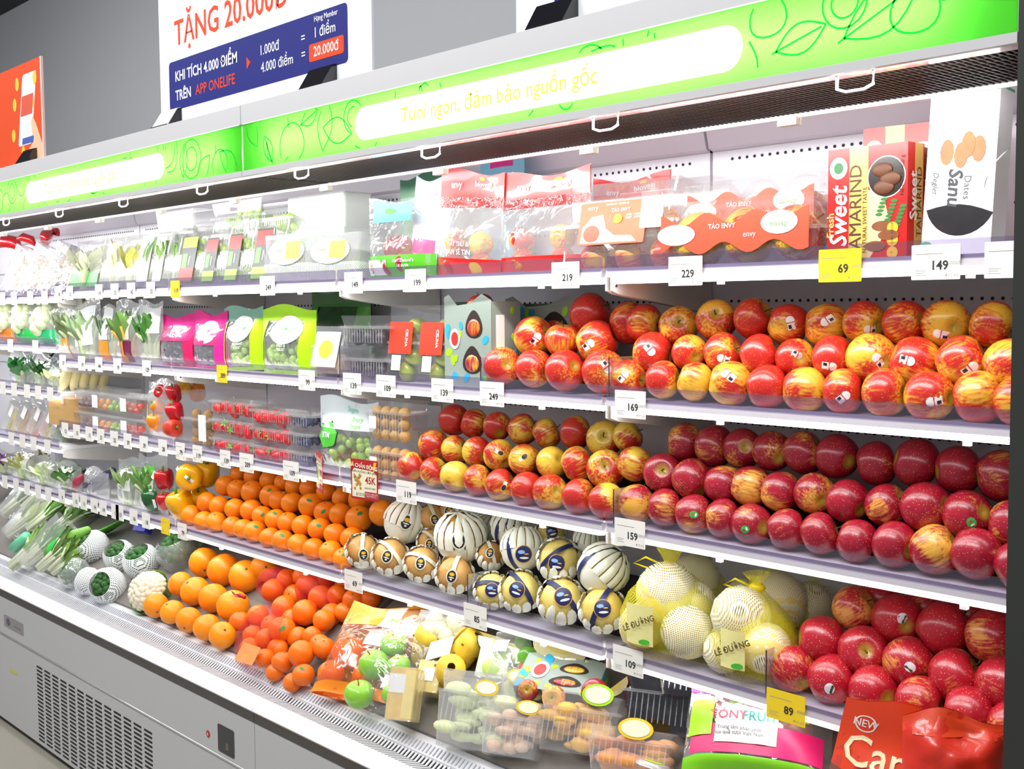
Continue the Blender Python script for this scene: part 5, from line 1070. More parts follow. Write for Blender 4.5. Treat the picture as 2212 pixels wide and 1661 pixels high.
# grape bag with the green hexagon label
c, w, h = slot(668, 792, 864, z3, .325)
o, S = bag('grape_bag', 'white-topped green grape bag with green hexagon label BTM', c+Vector((0, .045, 0)), w, h, .08, clear(haze=.08, gloss=.3, rough=.08, crinkle=.5, scale=12), [('header', -1, 1, .60, 1, M('e3ecee', .35, var=.06, scale=10))], [('Sugra', .024, M('7ed6bb', .5), w*.10, h*.88), ('Simply\nGrape', .018, M('8fd86a', .5), w*.22, h*.70)], seed=41, neck=.78)
hx = lambda s: [(s*math.cos(R(60*i+15)), s*math.sin(R(60*i+15))) for i in range(6)]
for nm, s, mm, l in (('label_edge', 1.08, INK, .0016), ('hexagon_label', 1, M('52cc3a', .4), .0022)):
    part(nm, MB().add([S(-.45+.42*s*x_, .50+.19*s*y_, -1, l) for x_, y_ in hx(1)]+[S(-.45, .50, -1, l)], [(i, (i+1) % 6, 6) for i in range(6)]), mm, o)
text('BTM', .022, PAPER, o, (-w*.22, 0, h*.50), bold=.03, warp=lambda a, b: S(max(-1, min(1, 2*a/w)), b/h, -1, .003))
bunch('grape_bunch', 'green grapes inside the hexagon-labelled bag', c+Vector((.01, .04, h*.30)), w*.38, .03, h*.26, .0125, 50, GRAPE_G, 42, 'grape bunches in pouches')
# longans
def longanbox(k, c, w, h):
    nm = ('lower', 'upper')[k]; o = clamshell('longan_box', f'clear box of brown longans, {nm} of two', c, w, .085, h, lid=.3, taper=.9, plast=clear(haze=.04, gloss=.16, rough=.05), group='longan boxes', cards=[('barcode_slip', -w*.30, h*.45, w*.18, h*.3, PAPER)])
    for j in range(12): loose('longan', BALL, LONG, c+Vector((w*(-.33+.22*(j % 4)), -.022, .016+.024*(j//4)*(h/.085))), .016, f'{ORD[j]} longan showing in the {nm} clear box', 'longan', 'brown longans')
stack2(792, 878, 866, z3, .322, .085, 2, longanbox)
c, w, h = slot(930, 985, 872, z3, .46); o = clamshell('longan_box', 'clear longan box in the shade behind the two stacked ones', c, w*1.3, .1, h, group='longan boxes'); part('contents', MB().rbox(w*1.1, .08, h*.5, .01, .003, .9), M('7a5a3a', .6, var=.4, scale=70), o)
# strawberries and blueberries
def berrybox(kind, nn):
    def mk(k, c, w, h):
        nm = f'{ORD[k]} from below in the {kind} stack'; o = clamshell('strawberry_box', f'clear strawberry box, {nm}', c, w, .09, h, lid=.3, taper=.84, plast=clear(haze=.03, gloss=.16, rough=.05), group='strawberry boxes')
        m = 5 if kind == 'small' else 6
        for j in range(m): strawberry(c+Vector((w*(-.34+.68*j/(m-1)), -.026, h*.36+.004*(j % 2))), h*.46, f'{ORD[j]} strawberry of the box {nm}', 'strawberries in boxes')
    return mk
stack2(452, 546, 860, z3, .325, .09, 3, berrybox('small', 3)); stack2(540, 622, 880, z3, .325, .09, 3, berrybox('large', 3))
def bluebox(k, c, w, h):
    o = clamshell('blueberry_box', f'clear box of blueberries, {ORD[k]} from below beside the hexagon-labelled bag', c, w, .09, h, lid=.35, taper=.88, group='blueberry boxes'); b = MB(); rnd = random.Random(k)
    for j in range(40): b.ball((rnd.uniform(-.4, .4)*w, rnd.uniform(-.036, .03), h*rnd.uniform(.12, .5)), .008, 7, 5)
    part('blueberries', b, M('3a3d6a', .5, var=.3, scale=60), o, kind='stuff')
stack2(620, 668, 886, z3, .33, .09, 3, bluebox)
# tall kiwi box and peppers
c, w, h = slot(392, 452, 846, z3, .325); o = clamshell('kiwi_box', 'tall clear box of golden kiwis with a white card', c+Vector((0, .04, 0)), w, .08, h, lid=.5, taper=.97, ribs=False, plast=clear(haze=.04, gloss=.16), cards=[('white_card', w*.30, h*.38, w*.26, h*.46, PAPER)])
for j in range(8): loose('kiwi', LEMON, M('a87a2a', .7, var=.2, scale=90), c+Vector((w*(-.25+.42*(j % 2)), .035, .02+.031*(j//2))), .0165, f'{ORD[j]} golden kiwi in the tall clear box', 'kiwi', 'golden kiwis')
for k, (px, py, ww, Y, mm, e, w_) in enumerate(((352, 848, 34, .36, PRED, (.4, -.8, .4), 'red bell pepper with green stem in the mixed pack'), (342, 878, 30, .35, PORA, (-.3, -.8, .6), 'small orange bell pepper in the mixed pack'), (336, 912, 38, .34, PORA, (.2, -.3, 1), 'large orange bell pepper low in the mixed pack'), (376, 850, 36, .37, PRED, (.2, -.4, 1), 'red bell pepper leaning on the kiwi box'), (378, 890, 40, .35, PRED, (.1, -.4, 1), 'red bell pepper under the leaning one'), (372, 925, 42, .335, M('c8371f', .35), (1, 0, .1), 'reddish bell pepper lying at the rail'), (398, 836, 30, .46, PYEL, (0, -.4, 1), 'yellow bell pepper in the shade at the back'), (425, 846, 40, .52, PORA, (0, -.3, 1), 'orange bell pepper in the shade behind the kiwis'))):
    pepper(px, py, ww, Y, mm, w_, 'bell peppers of the third shelf', e)
c, w, h = slot(306, 360, 822, z3, .33); bag('pepper_bag', 'clear bag round the mixed bell peppers', c+Vector((0, .035, 0)), w, h, .07, HAZY, [('side_card', -1, -.5, .2, .6, M('d8c8a0', .5))], seed=51, neck=.92)
# cherry tomatoes
c, w, h = slot(132, 178, 858, z3, .36); carton('brown_carton', 'small brown carton at the far end of the third shelf', c, w, .1, h, M('c29a5f', .7, var=.1, scale=20))
def tomato(k, c, w, h):
    nm = ('lower', 'upper')[k]; o = clamshell('tomato_box', f'long clear box of mixed cherry tomatoes, {nm} of two', c, w, .10, h, lid=.25, taper=.92, plast=clear(haze=.05, gloss=.16), group='cherry tomato boxes', cards=[('barcode_slip', -w*.16, h*.4, w*.08, h*.6, PAPER), ('barcode_slip', w*.24, h*.4, w*.08, h*.6, PAPER)])
    cols = [M(q, .25, coat=.3) for q in ('6a2020', 'f09a18', '9cc83a', 'd8421f')]
    for j in range(20): loose('cherry_tomato', LEMON, cols[j//5], c+Vector((w*(-.42+.044*j), -.034, .014+.018*(j % 2))), .0115, f'{ORD[j % 5]} {("maroon", "orange", "green", "red")[j//5]} cherry tomato in the {nm} long box', 'tomato', 'mixed cherry tomatoes')
stack2(160, 312, 842, z3, .325, .10, 2, tomato)
# corn and greens in the farthest bay
CORN = M('efe3a8', .5, var=.15, scale=90)
for k in range(5):
    c, w, h = slot(122+21*k, 146+21*k, 786+4*k, SA[3], .345+.035*k); o = thing('corn_cob', f'{ORD[k]} husked corn cob leaning in film, counted into the shelf', 'corn', c+Vector((0, 0, .002)), (R(-6), R(26), 0), 'husked corn cobs')
    part('kernels', MB().lathe([(.006, 0), (.019, .03), (.021, .07), (.017, .12), (.006, .155)], 12), CORN, o); part('husk', MB().lathe([(.010, .10), (.021, .125), (.010, .17), (.004, .18)], 8), M('5a8a3a', .6), o)
for k, (a, b, t, g, lab) in enumerate(((58, 104, 760, '2f6a2f', 'slanting film pack of dark broccoli greens'), (4, 62, 752, '3f8a4a', 'misty bag of dark cabbage leaves'), (90, 128, 790, 'd8dfa0', 'flat film pack of pale endive'))):
    salad(a, b, t, SA[3], .335, lab, g, ('white_field', -.8, .2, .6, .95, PAPER), clear(haze=.6, gloss=.2), 61+k, roll=R(14))
for k, (a, b, t, col, lab) in enumerate(((0, 24, 852, 'd8c020', 'yellow squash'), (24, 56, 856, 'd0901a', 'yellow squash mix'), (52, 84, 858, 'd8501a', 'carrot mix'), (78, 108, 862, 'c8b03a', 'carrot and sprout mix'), (100, 124, 880, '5a8a2a', 'cucumber'))):
    c, w, h = slot(a, b, t, SA[4], .335); o = clamshell('vegetable_pack', f'slanting film pack of {lab}', c+Vector((0, .03, 0)), w, .06, h, tilt=R(-14), roll=R(20), lid=.3, taper=.96, ribs=False, plast=HAZY, cards=[('white_slip', -w*.1, h*.55, w*.22, h*.3, PAPER)], group='slanting vegetable packs')
    mb = MB(); rnd = random.Random(k+90)
    for q in range(7): mb.tube([(rnd.uniform(-.3, .3)*w, rnd.uniform(-.02, .02), .004), (rnd.uniform(-.3, .3)*w, rnd.uniform(-.02, .02), h*rnd.uniform(.5, .8))], [.008, .010], 7)
    part('vegetable_pieces', mb, M(col, .4, var=.3, scale=30), o, kind='stuff')
for k in range(4):
    c, w, h = slot(118+22*k, 152+22*k, 905, SA[4], .36+.04*k); single('cucumber', MB().tube([(0, -.06, .012), (0, -.04, .018), (0, .04, .019), (0, .09, .014)], [.008, .018, .018, .008], 10), M('2f6a1f', .4, var=.3, scale=30), f'{ORD[k]} dark green cucumber lying end-on behind the slanting packs', 'cucumber', c+Vector((0, .05, .01)), (0, 0, R(-6)), 'end-on cucumbers')
# --- lowest shelf, vegetables
z4 = SZ[4]
c, w, h = slot(158, 240, 988, z4, .33); o = single('eggplant', MB().tube([(-.10, 0, -.035), (-.07, 0, -.03), (0, 0, 0), (.07, .01, .035), (.10, .012, .052), (.112, .012, .06)], [.012, .026, .027, .024, .016, .006], 12), M('3a3550', .2, var=.15, coat=.4), 'long dark eggplant slanting on the lowest shelf', 'eggplant', c+Vector((-.01, .03, .062)), (0, 0, R(6)))
bag('eggplant_film', 'clear film wrapped round the long eggplant', c+Vector((-.01, .03, 0)), .22, .115, .06, HAZY, seed=71, neck=.95)
for k, (a, b, t, g, lab) in enumerate(((284, 345, 985, '7fae5a', 'flat salad pack with pink-ruled green label'), (240, 292, 992, '8fae6a', 'salad pack with white slips'), (108, 160, 1000, '4f8a2f', 'hazy bag of dark parsley'), (66, 114, 990, 'd5dfb8', 'hazy bag of pale turnips'), (18, 68, 968, 'b8b87a', 'hazy bag of yellow gourds'), (-20, 24, 975, '7a4a7a', 'hazy bag of purple cabbage'))):
    o = salad(a, b, t, z4 if a > 115 else SA[5], .335, lab, g, ('white_field', -.5, .5, .35, .75, PAPER), PAPER if k < 2 else clear(haze=.6, gloss=.2), 75+k, extra=[('green_label', -.35, .25, .55, .82, M('6fd04a', .4))] if k == 0 else ())
o = single('radish_pack', MB().tube([(0, 0, 0), (.01, 0, .05), (.03, .01, .10)], [.012, .02, .008], 9), M('a8334a', .35, var=.2), 'dark red radish leaning beside the eggplant', 'radish', Vector((onx(150, .34, z4), .36, z4-.004)), (0, R(30), 0))
for k, (px, py, ww, Y, mm, e, lab) in enumerate(((355, 1035, 44, .37, PRED, (.1, -.2, 1), 'red bell pepper in film beside the yellow ones'), (408, 1028, 62, .35, PYEL, (1, -.5, -.1), 'yellow bell pepper with paper band, on top'), (448, 1022, 56, .42, PYEL, (.3, -.2, 1), 'yellow bell pepper behind the banded one'), (392, 1090, 62, .345, PYEL, (-.1, -.4, 1), 'yellow bell pepper standing at the rail'), (432, 1075, 44, .40, PYEL, (.4, -.4, .8), 'yellow bell pepper wedged against the mandarins'), (330, 1078, 48, .345, PGRN, (.1, -.3, 1), 'dark green bell pepper with striped sticker'), (355, 1082, 36, .36, PRED, (.1, -.3, 1), 'dark red bell pepper between green and yellow'))):
    o = pepper(px, py, ww, Y, mm, lab, 'bell peppers of the lowest shelf', e)
    if k in (1, 5):
        r = ww/2*mpp(o.location); pb = put('paper_band', scaled(BAND, r*.93, PAPER), None, o, rot=(0, 0, .9), label='striped paper band'); 
# --- lowest shelf, pears
for k, (px, py, w, Y, e, foam) in enumerate(((783, 1190, 72, .34, None, 1), (843, 1203, 80, .34, None, 1), (911, 1219, 78, .34, None, 1), (982, 1242, 82, .34, None, 1), (875, 1128, 94, .41, (.2, .3, 1), 2), (996, 1161, 112, .39, (.1, -.2, 1), 2), (935, 1120, 66, .46, None, 1), (975, 1110, 66, .50, None, 1), (930, 1172, 60, .42, None, 0), (1061, 1201, 64, .41, None, 0), (1047, 1141, 66, .49, (.4, .2, .8), 2))):
    pear(px, py, w, Y, 'tan', f'{ORD[k]} tan pear in a white foam cup with black sticker{" facing the aisle" if k < 4 else ""}', foam, e, group='tan pears in foam cups', stick=k not in (10,))
for k, (px, py, w, Y, e, foam) in enumerate(((1064, 1277, 80, .34, None, 1), (1124, 1278, 92, .345, None, 1), (1213, 1299, 104, .345, None, 0), (1301, 1318, 100, .345, None, 1), (1128, 1187, 96, .39, (-.3, .3, 1), 2), (1208, 1211, 96, .39, None, 0), (1301, 1230, 112, .38, (.5, .4, .6), 2), (1101, 1140, 84, .46, (.2, .2, 1), 2), (1189, 1155, 70, .47, None, 0), (1269, 1168, 64, .46, (.1, .1, 1), 2))):
    pear(px, py, w, Y, 'yel', f'{ORD[k]} yellow pear with navy band and foam cup{" along the rail" if k < 4 else " of the upper rows"}', foam, e, group='yellow pears with navy bands', stick=k not in (6, 9))
riser(.03, .98, z4, 'black step tray under the pears in foam cups')
# netted pears
YNET = net('f8ea1e', 1100, .5, .62); NETC = clear('fff04a', haze=.35, gloss=.1, rough=.3, hazecol='f2ea3a'); FNET = net('f8f6d6', 460, .66, .95)
def netbag(px0, px1, pyt, pyb, Y, label, fruits, what, neck, seed, tie=True):
    c0, c1 = at((px0+px1)/2, pyb, Y), at((px0+px1)/2, pyt, Y); s = mpp(c0); W, H = (px1-px0)*s, (pyb-pyt)*s; z = z4-.005; zb = max(z, c0.z)
    o = thing('net_bag', label, 'bag', Vector((c0.x, Y+.02, zb)), (0, 0, R(28)), 'yellow nets of pears'); rnd = random.Random(seed)
    nf = lambda a, q: 1+.06*math.cos(3*a+seed)+.03*math.cos(7*a+q*40)
    prof = [(.02, .0), (W*.34, .004), (W*.49, H*.18), (W*.52, H*.38), (W*.42, H*.58), (W*.22, H*.74), (W*.06, H*neck), (W*.05, H*(neck+.03)), (W*.16, H*1.0)]
    part('net', MB().lathe(prof, 26, fn=nf), YNET, o)
    if tie: part('tie', MB().ball((0, 0, H*neck), W*.08, 10, 6, (1.3, 1, .8)).tube([(-W*.05, 0, H*neck), (-W*.25, -.01, H*(neck+.08)), (-W*.38, -.01, H*(neck+.02)), (-W*.22, -.01, H*(neck-.02)), (-W*.05, 0, H*neck)], .0025, 5), M('f2dc10', .4), o)
    lb = part('slip', MB().grid(lambda a, b: (W*(-.36+.3*a), -math.sqrt(max(0, (W*.53)**2-(W*(-.36+.3*a))**2))*1.07, H*(.18+.36*b)), 6, 4), M('efe79a', .5), o); text('LÊ ĐƯỜNG', .017, M('6a5a28', .5), lb, (-W*.21, -W*.545, H*.38), (R(90), R(-25), R(-22)), bold=.03)
    part('leaf_mark', MB().plate([(a, b) for a, b in disc(.012, .006, 10)], .0006), M('4fbf3a', .4), lb, (-W*.15, -W*.57, H*.22))
    for k, (px, py, w, dy) in enumerate(fruits):
        p = at(px, py, Y+dy); r = w/2*mpp(p)*1.08; p.z = max(p.z, z+r*1.05)
        q = put('pear', scaled(PEAR, r, YELP), None, loc=p, rot=(rnd.uniform(-1, 1), rnd.uniform(-1, 1), 0)); tag(q, f'{ORD[k]} foam-sleeved pear in {what}', 'pear', 'pears in the yellow nets'); put('foam_sleeve', scaled(BALL, r*1.05, FNET), None, q, label='white foam net sleeve')
    return o
netbag(1330, 1540, 1190, 1425, .36, 'yellow net of pears with a looped tie, beside the navy-banded pears', [(1440, 1280, 120, .0), (1485, 1365, 104, -.02), (1385, 1360, 90, -.01), (1500, 1300, 84, .04)], 'the yellow net beside the navy-banded pears', .80, 1)
netbag(1530, 1712, 1240, 1468, .355, 'yellow net of pears touching the clear divider', [(1602, 1330, 120, .0), (1655, 1400, 100, -.01), (1565, 1415, 84, -.01)], 'the yellow net touching the divider', .86, 2)
netbag(1425, 1560, 1190, 1320, .50, 'yellow net of pears in the shade behind the looped one', [(1500, 1250, 100, .0)], 'the shaded rear net', .86, 3, False)
netbag(1570, 1745, 1215, 1370, .49, 'yellow net of pears lying behind the divider', [(1680, 1300, 118, .0), (1610, 1300, 90, .03)], 'the net lying behind the divider', .9, 4, False)
netbag(1690, 1800, 1250, 1400, .56, 'hidden yellow net of pears behind the bright red apples', [(1750, 1310, 96, .0)], 'the net behind the bright red apples', .9, 5, False)
# clear dividers
def divider(px, k, d, h, label, slant=0):
    z = SZ[k]; x = onx(px, .29, z); single('clear_divider', MB().prism([(.290, z-.0055), (.290, z+h), (.290+d, z+h), (.290+d, z-.0055)], x-.0008, x+.0008), clear('e8e8f0', haze=.04, gloss=.2), label, 'divider', group='clear shelf dividers')
    single('divider_edge', MB().box(x-.001, x+.001, .2885, .29, z-.004, z+h), M('2b2b30', .3), label.replace('clear', 'dark front edge of the clear'), 'divider', group='divider edges')
divider(1655, 4, .12, .085, 'clear divider beside the bright red apples'); divider(1326, 3, .10, .075, 'clear divider between yellow-blushed and dark crimson apples'); divider(1316, 2, .10, .085, 'clear divider before the red-yellow apples'); divider(1011, 4, .06, .085, 'clear divider between tan and yellow pears')
divider(1039, 2, .08, .075, 'clear divider beside the spotted carton'); divider(735, 2, .10, .09, 'clear divider before the plums')
# --- bottom well
for k, (a, b) in enumerate(((-3.98, -2.01), (-1.99, -.01), (.01, 1.99))):
    single('produce_insert', MB().prism([(.17, .577), (.168, .583), (.46, .764), (.60, .764), (.60, .602)], a, b), M('77726c', .6, var=.1), f'grey sloping insert under the heaps of the {("farthest", "middle", "nearest")[k]} case', 'insert')
def lie(px0, px1, py0, py1, k=.85, lift=0):
    p = deck((px0+px1)/2, py1, lift); s = mpp(p); return p, (px1-px0)*s, (py1-py0)*s/k
# leafy vegetables at the far end
LG = [M(q, .55, var=.35, scale=25) for q in ('5f9a3a', '8fb45a', '3f7a2f', 'b8c87a', '6a8a4a')]; PST = M('e6eccc', .5)
for k, (px, py, L, W, q, rz, lab) in enumerate(((22, 1222, .22, .10, 1, 30, 'pale leafy greens lowest at the far end'), (52, 1214, .22, .10, 0, 35, 'bright leafy greens beside the pale ones'), (84, 1226, .20, .10, 4, 28, 'frilly lettuce at the tray edge'), (110, 1232, .16, .10, 1, 40, 'cut celery hearts at the tray edge'), (18, 1150, .22, .10, 3, 30, 'yellowish greens in clear film'), (60, 1140, .24, .09, 0, 34, 'long greens with white sleeve'), (105, 1150, .22, .09, 4, 30, 'mixed greens with carrot tops'), (8, 1105, .20, .10, 2, 30, 'dark greens under the far shelf'), (50, 1095, .2, .1, 1, 30, 'light greens under the far shelf'), (140, 1130, .2, .09, 2, 30, 'herb greens wrapped in film'))):
    p = deck(px, py+4, .03); leafy('leafy_greens', lab, p, L, W, 34, LG[q], PST, (R(-38), R(38), R(10)), 100+k, group='loose leafy vegetables', sleeve=HAZY if k % 3 == 1 else None)
for k, (px, py, w, lab) in enumerate(((38, 1172, 36, 'teal-banded'), (28, 1130, 30, 'white'))):
    p = deck(px, py, .05); single('paper_sleeve', MB().tube([(-.05, 0, -.03), (.05, .02, .03)], .022, 10), M('6fd0a0' if k == 0 else 'eef4f0', .4), f'{lab} paper sleeve round far-end greens', 'sleeve', p)
p = deck(138, 1178, .06); o = single('celery_bunch', MB().tube([(-.09, -.02, -.045), (-.03, 0, -.01), (.05, .02, .035), (.12, .05, .075)], [.03, .036, .03, .012], 12), M('7fb84a', .5, var=.2), 'celery bunch in film with bright green label', 'celery', p); part('green_label', MB().tube([(-.062, -.013, -.030), (-.02, .003, -.004), (.012, .012, .014)], [.0365, .0375, .0365], 12, False), M('3fd04a', .4), o); 
for k in range(10):
    p = deck(205+7*k, 1152-3*k, .03); single('green_onion', MB().tube([(-.10, -.02, -.05), (0, 0, 0), (.10, .03, .045)], [.006, .007, .003], 6), M('4f9a2f', .5, var=.2), f'{ORD[k]} long green onion stalk beyond the broccoli', 'green onion', p, (R(3*k), 0, R(2*k)), 'green onion stalks')
p = deck(306, 1150, .03); carton('blue_pack', 'small blue and white pack under the mandarin shelf', p, .06, .04, .05, M('2a35a8', .4, var=.3, scale=30), R(20), R(-30))
BROC, BST = M('3a6a32', .8, var=.3, scale=120, bump=.6), M('a8c080', .6); CAUL = M('f3ead0', .7, var=.06, scale=90, bump=.5); FN2 = net('fbfcfc', 330, .72, .95)
for k, (px, py, w, e, lab) in enumerate(((160, 1238, 58, (-.3, -.6, .6), 'film-wrapped broccoli lowest of the foam-netted ones'), (200, 1180, 60, (-.2, -.7, .7), 'foam-netted broccoli beside the green label'), (258, 1200, 58, (.3, -.6, .8), 'foam-netted broccoli highest of the group'), (232, 1265, 66, (.4, -.7, .3), 'foam-netted broccoli beside the cauliflower'), (190, 1255, 50, (-.6, -.5, .3), 'foam-netted broccoli at the tray edge'), (305, 1212, 66, (.2, -.5, .9), 'white foam-netted broccoli above the cauliflower'), (388, 1188, 84, (.1, -.5, 1), 'large film-wrapped broccoli beside the oranges'))):
    p = deck(px, py, .03); r = w/2*mpp(p); floret('broccoli', lab, p, r, BROC, BST, 110+k, 'broccoli', e, wrap=FN2 if 0 < k < 6 else HAZY, group='wrapped broccoli heads')
p = deck(322, 1278, .03); r = 46*mpp(p); o = floret('cauliflower', 'creamy cauliflower head with green leaves beside the oranges', p, r, CAUL, BST, 120, 'cauliflower', (.2, -.8, .6), lump=.13, n=90)
for k in range(6):
    a = k*1.047; part('outer_leaf', MB().grid(lambda u, v: (math.cos(a+(u-.5)*.9)*r*(.75+.35*v), math.sin(a+(u-.5)*.9)*r*(.75+.35*v), r*(-.7+.75*v)), 4, 4), M('7fa84a', .6, var=.2), o)
# red net of mandarins
RNET = net('e21f2c', 1000, .42, .5)
MN = [(518, 1342, 46), (557, 1329, 47), (613, 1312, 54), (609, 1360, 60), (574, 1379, 47), (651, 1412, 59), (571, 1421, 42), (655, 1458, 50), (659, 1323, 57), (692, 1290, 54), (665, 1261, 50), (655, 1244, 50), (730, 1286, 48), (765, 1296, 52), (540, 1400, 46), (610, 1430, 48), (700, 1340, 50), (590, 1275, 52), (620, 1250, 46)]
MN2 = [(636, 1287, 50), (585, 1350, 46), (642, 1376, 48), (600, 1402, 46), (545, 1372, 44), (690, 1392, 46), (716, 1328, 50), (800, 1292, 48), (745, 1266, 46), (702, 1250, 44), (594, 1452, 42), (632, 1474, 42), (675, 1375, 46), (630, 1338, 48), (745, 1322, 46)]
for k, (px, py, w) in enumerate(MN):
    where = ('in the red net' if k in (0, 1, 3, 4, 6, 14, 15) else 'beside the red net' if k in (2, 5, 7, 8) else 'heaped under the shelf')
    orange(px, py, w, deck(px, py, .045 if k in (3, 5) else .03), TANG, f'{ORD[k % 18] if k < 18 else "last"} tangerine counted from the loose oranges, {where}', 'tangerine', 'tangerines in the well', stk=k in (3, 7), eye=k in (5, 8, 12, 13))
for k, (px, py, w) in enumerate(MN2):
    orange(px, py, w, deck(px, py, .012), TANG, f'{ORD[k]} tangerine filling the lower layer between red net and pouches', 'tangerine', 'tangerines in the well', eye=k % 3 == 0)
def hull(name, label, px, py, rx, ry, rz, mat, seed, rot=(0, 0, 0), cat='net bag', lift=.035):
    return single(name, MB().ball((0, 0, 0), 1, 22, 14, (rx, ry, rz), lambda d: 1+.12*noise.noise(d*2.6+Vector((seed, 0, 0)))), mat, label, cat, deck(px, py, lift), rot)
hull('net_bag', 'red net bag stretched over tangerines at the tray edge', 562, 1375, .09, .055, .10, RNET, 1, (R(-35), R(-14), 0), lift=.05)
hull('net_bag', 'third red net bag over tangerines under the lowest shelf', 690, 1285, .10, .06, .06, RNET, 3, (R(-30), R(10), 0), lift=.035)
hull('net_bag', 'second red net bag crumpled behind the loose oranges', 594, 1262, .075, .05, .055, RNET, 2, (R(-30), 0, 0), lift=.05)
p = deck(522, 1288, .08); single('red_tie', MB().tube([(.02, 0, 0), (-.005, -.004, .004), (-.03, -.006, .002), (-.05, -.006, .008), (-.03, -.006, -.004), (0, 0, -.004)], [.006, .006, .0015, .0015, .0015, .0015], 6), M('b8171f', .4), 'red plastic tie of the crumpled net bag', 'tie', p)
p = deck(535, 1412, .085); single('fruit_tag', MB().plate(rrect(.06, .055, .004, 2), .001), M('e88a3a', .5, var=.35, scale=40), 'orange picture tag on the red net bag', 'tag', p, (R(-40), R(10), R(25)))
# orange pouches
OPR = M('f5a01c', .3, var=.1, scale=9, coat=.2); OFILM = clear('ffe0b8', haze=.12, gloss=.12, rough=.12, crinkle=.3, scale=12, hazecol='f5a050')
def opouch(px0, px1, py0, py1, label, what, seed, fruits, rz=R(22), lift=0):
    p, w, h = lie(px0, px1, py0, py1, lift=lift); o, S = bag('fruit_pouch', label, p+Vector((0, .0, 0)), w, h, .085, OFILM, [('header', -1, 1, .74, 1, OPR), ('band', -1, 1, 0, .10, M('f08a1a', .35)), ('white_field', .05, .95, .72, .985, PAPER), ('data_slip', .0, .8, .48, .62, M('f6ece0', .5))], [('biovegi', .022, M('9cb84a', .5), w*.26, h*.84)], rz=rz, tilt=R(-48), seed=seed, neck=.8, group='orange fruit pouches')
    for k, (px, py, ww) in enumerate(fruits): orange(px, py, ww, deck(px, py, .03), TANG, f'{ORD[k]} orange inside {what}', 'orange', 'oranges in pouches')
    return o
opouch(655, 850, 1308, 1508, 'orange-topped fruit pouch reading biovegi, nearest the red net', 'the pouch nearest the red net', 131, [(755, 1410, 78), (715, 1455, 60), (790, 1460, 60), (700, 1400, 50)], lift=.01)
opouch(835, 960, 1300, 1400, 'second orange-topped fruit pouch half under the lowest shelf', 'the pouch half under the shelf', 132, [(880, 1365, 40)], lift=.02)
# green apples
p, w, h = lie(738, 905, 1350, 1562, lift=.0); o, S = bag('apple_bag', 'clear bag of green apples at the tray edge', p, w, h, .09, clear(haze=.04, gloss=.14, rough=.08, crinkle=.3, scale=14), [('pink_slip', -.1, .3, .25, .38, M('f3c8cc', .5))], rz=R(25), tilt=R(-45), seed=133, neck=.9)
GAPP = skin('skin_green_apple', '8ecf3a', '9cd84a', '7fc030', .9, .3, .25, .25, 220)
for k, (px, py, w_) in enumerate(((776, 1500, 66), (808, 1438, 66), (852, 1392, 62), (852, 1500, 56), (862, 1440, 54))): apple(px, py, w_, 0, GAPP, f'{ORD[k]} green apple inside the clear bag at the tray edge', 'green apples in the clear bag', c=deck(px, py, .058), r=w_/2*mpp(deck(px, py, .058)), pose='up')
# pineapples and melons
PINE = M('e8c23a', .5, var=.25, scale=60, bump=.5); PFL = M('f6dc6a', .4, var=.12, scale=40); EYEM = M('7a5a1a', .7)
def pineapple(px, py, w, h, label, e, cut=False):
    p = deck(px, py, .04); s = mpp(p); o = thing('pineapple_piece', label, 'pineapple', p, Vector(e).to_track_quat('Z', 'X').to_euler(), 'peeled pineapple pieces'); W, H = w*s, h*s
    part('flesh', MB().lathe([(.004, -H*.5), (W*.42, -H*.49), (W*.5, -H*.3), (W*.5, H*.3), (W*.44, H*.46), (.01, H*.5)], 18), PINE, o)
    ey = MB()
    for k in range(14):
        a = k*2.4; z = H*(-.38+.76*k/13); ey.ball((W*.5*math.cos(a), W*.5*math.sin(a), z), .0045, 7, 4, (1, 1, .6))
    part('eyes', ey, EYEM, o, kind='stuff')
    if cut: part('cut_face', MB().plate([(a, b) for a, b in rrect(W*.7, H*.85, .01, 3)], .002, W*.49), PFL, o, rot=(0, 0, R(70)))
    return o
pineapple(922, 1395, 62, 100, 'peeled pineapple with dark eyes under a white slip', (.5, -.2, .9)); pineapple(972, 1452, 66, 104, 'peeled pineapple lying before the guava box', (.7, -.5, .5)); pineapple(1000, 1410, 60, 110, 'halved pineapple piece behind the white slip', (.6, .3, .8), True)
p = deck(868, 1556, .035); o = carton('pineapple_block', 'wrapped pineapple wedge with barcode slip at the tray edge', p, .066, .06, .122, PINE, R(30), R(-22)); part('cut_flesh', MB().box(.006, .0335, -.031, .031, .004, .118), PFL, o); part('barcode_slip', MB().plate([(-.012+a, .085+b) for a, b in rrect(.042, .045, .001, 1)], .0006, .0312), PAPER, o); part('film', MB().rbox(.072, .066, .126, .008, -.002), HAZY, o)
p = deck(950, 1400, .085); single('paper_slip', MB().plate(rrect(.075, .06, .002, 1), .001), PAPER, 'bright white slip lying on the pineapple', 'slip', p, (R(-55), R(-20), R(20)))
def wedge(px, py, w, label, rind, flesh, rot, fl2=None):
    p = deck(px, py, .04); r = w/2*mpp(p); o = thing('melon_wedge', label, 'melon', p, rot, 'cut melons'); prof = [(r*math.cos(t), r*math.sin(t)) for t in [math.pi+i*math.pi/14 for i in range(15)]]
    part('rind', MB().grid(lambda u, v: (r*math.cos(math.pi+math.pi*u), -r*.30+r*.6*v, r*.62*math.sin(math.pi+math.pi*u)), 16, 4), rind, o)
    part('flesh', MB().plate([(a*.96, b*.58) for a, b in prof], r*.55, r*.28), flesh, o); part('seed_hollow', MB().plate([(a*.5, b*.2) for a, b in prof], .001, r*.29), fl2 or PFL, o); return o
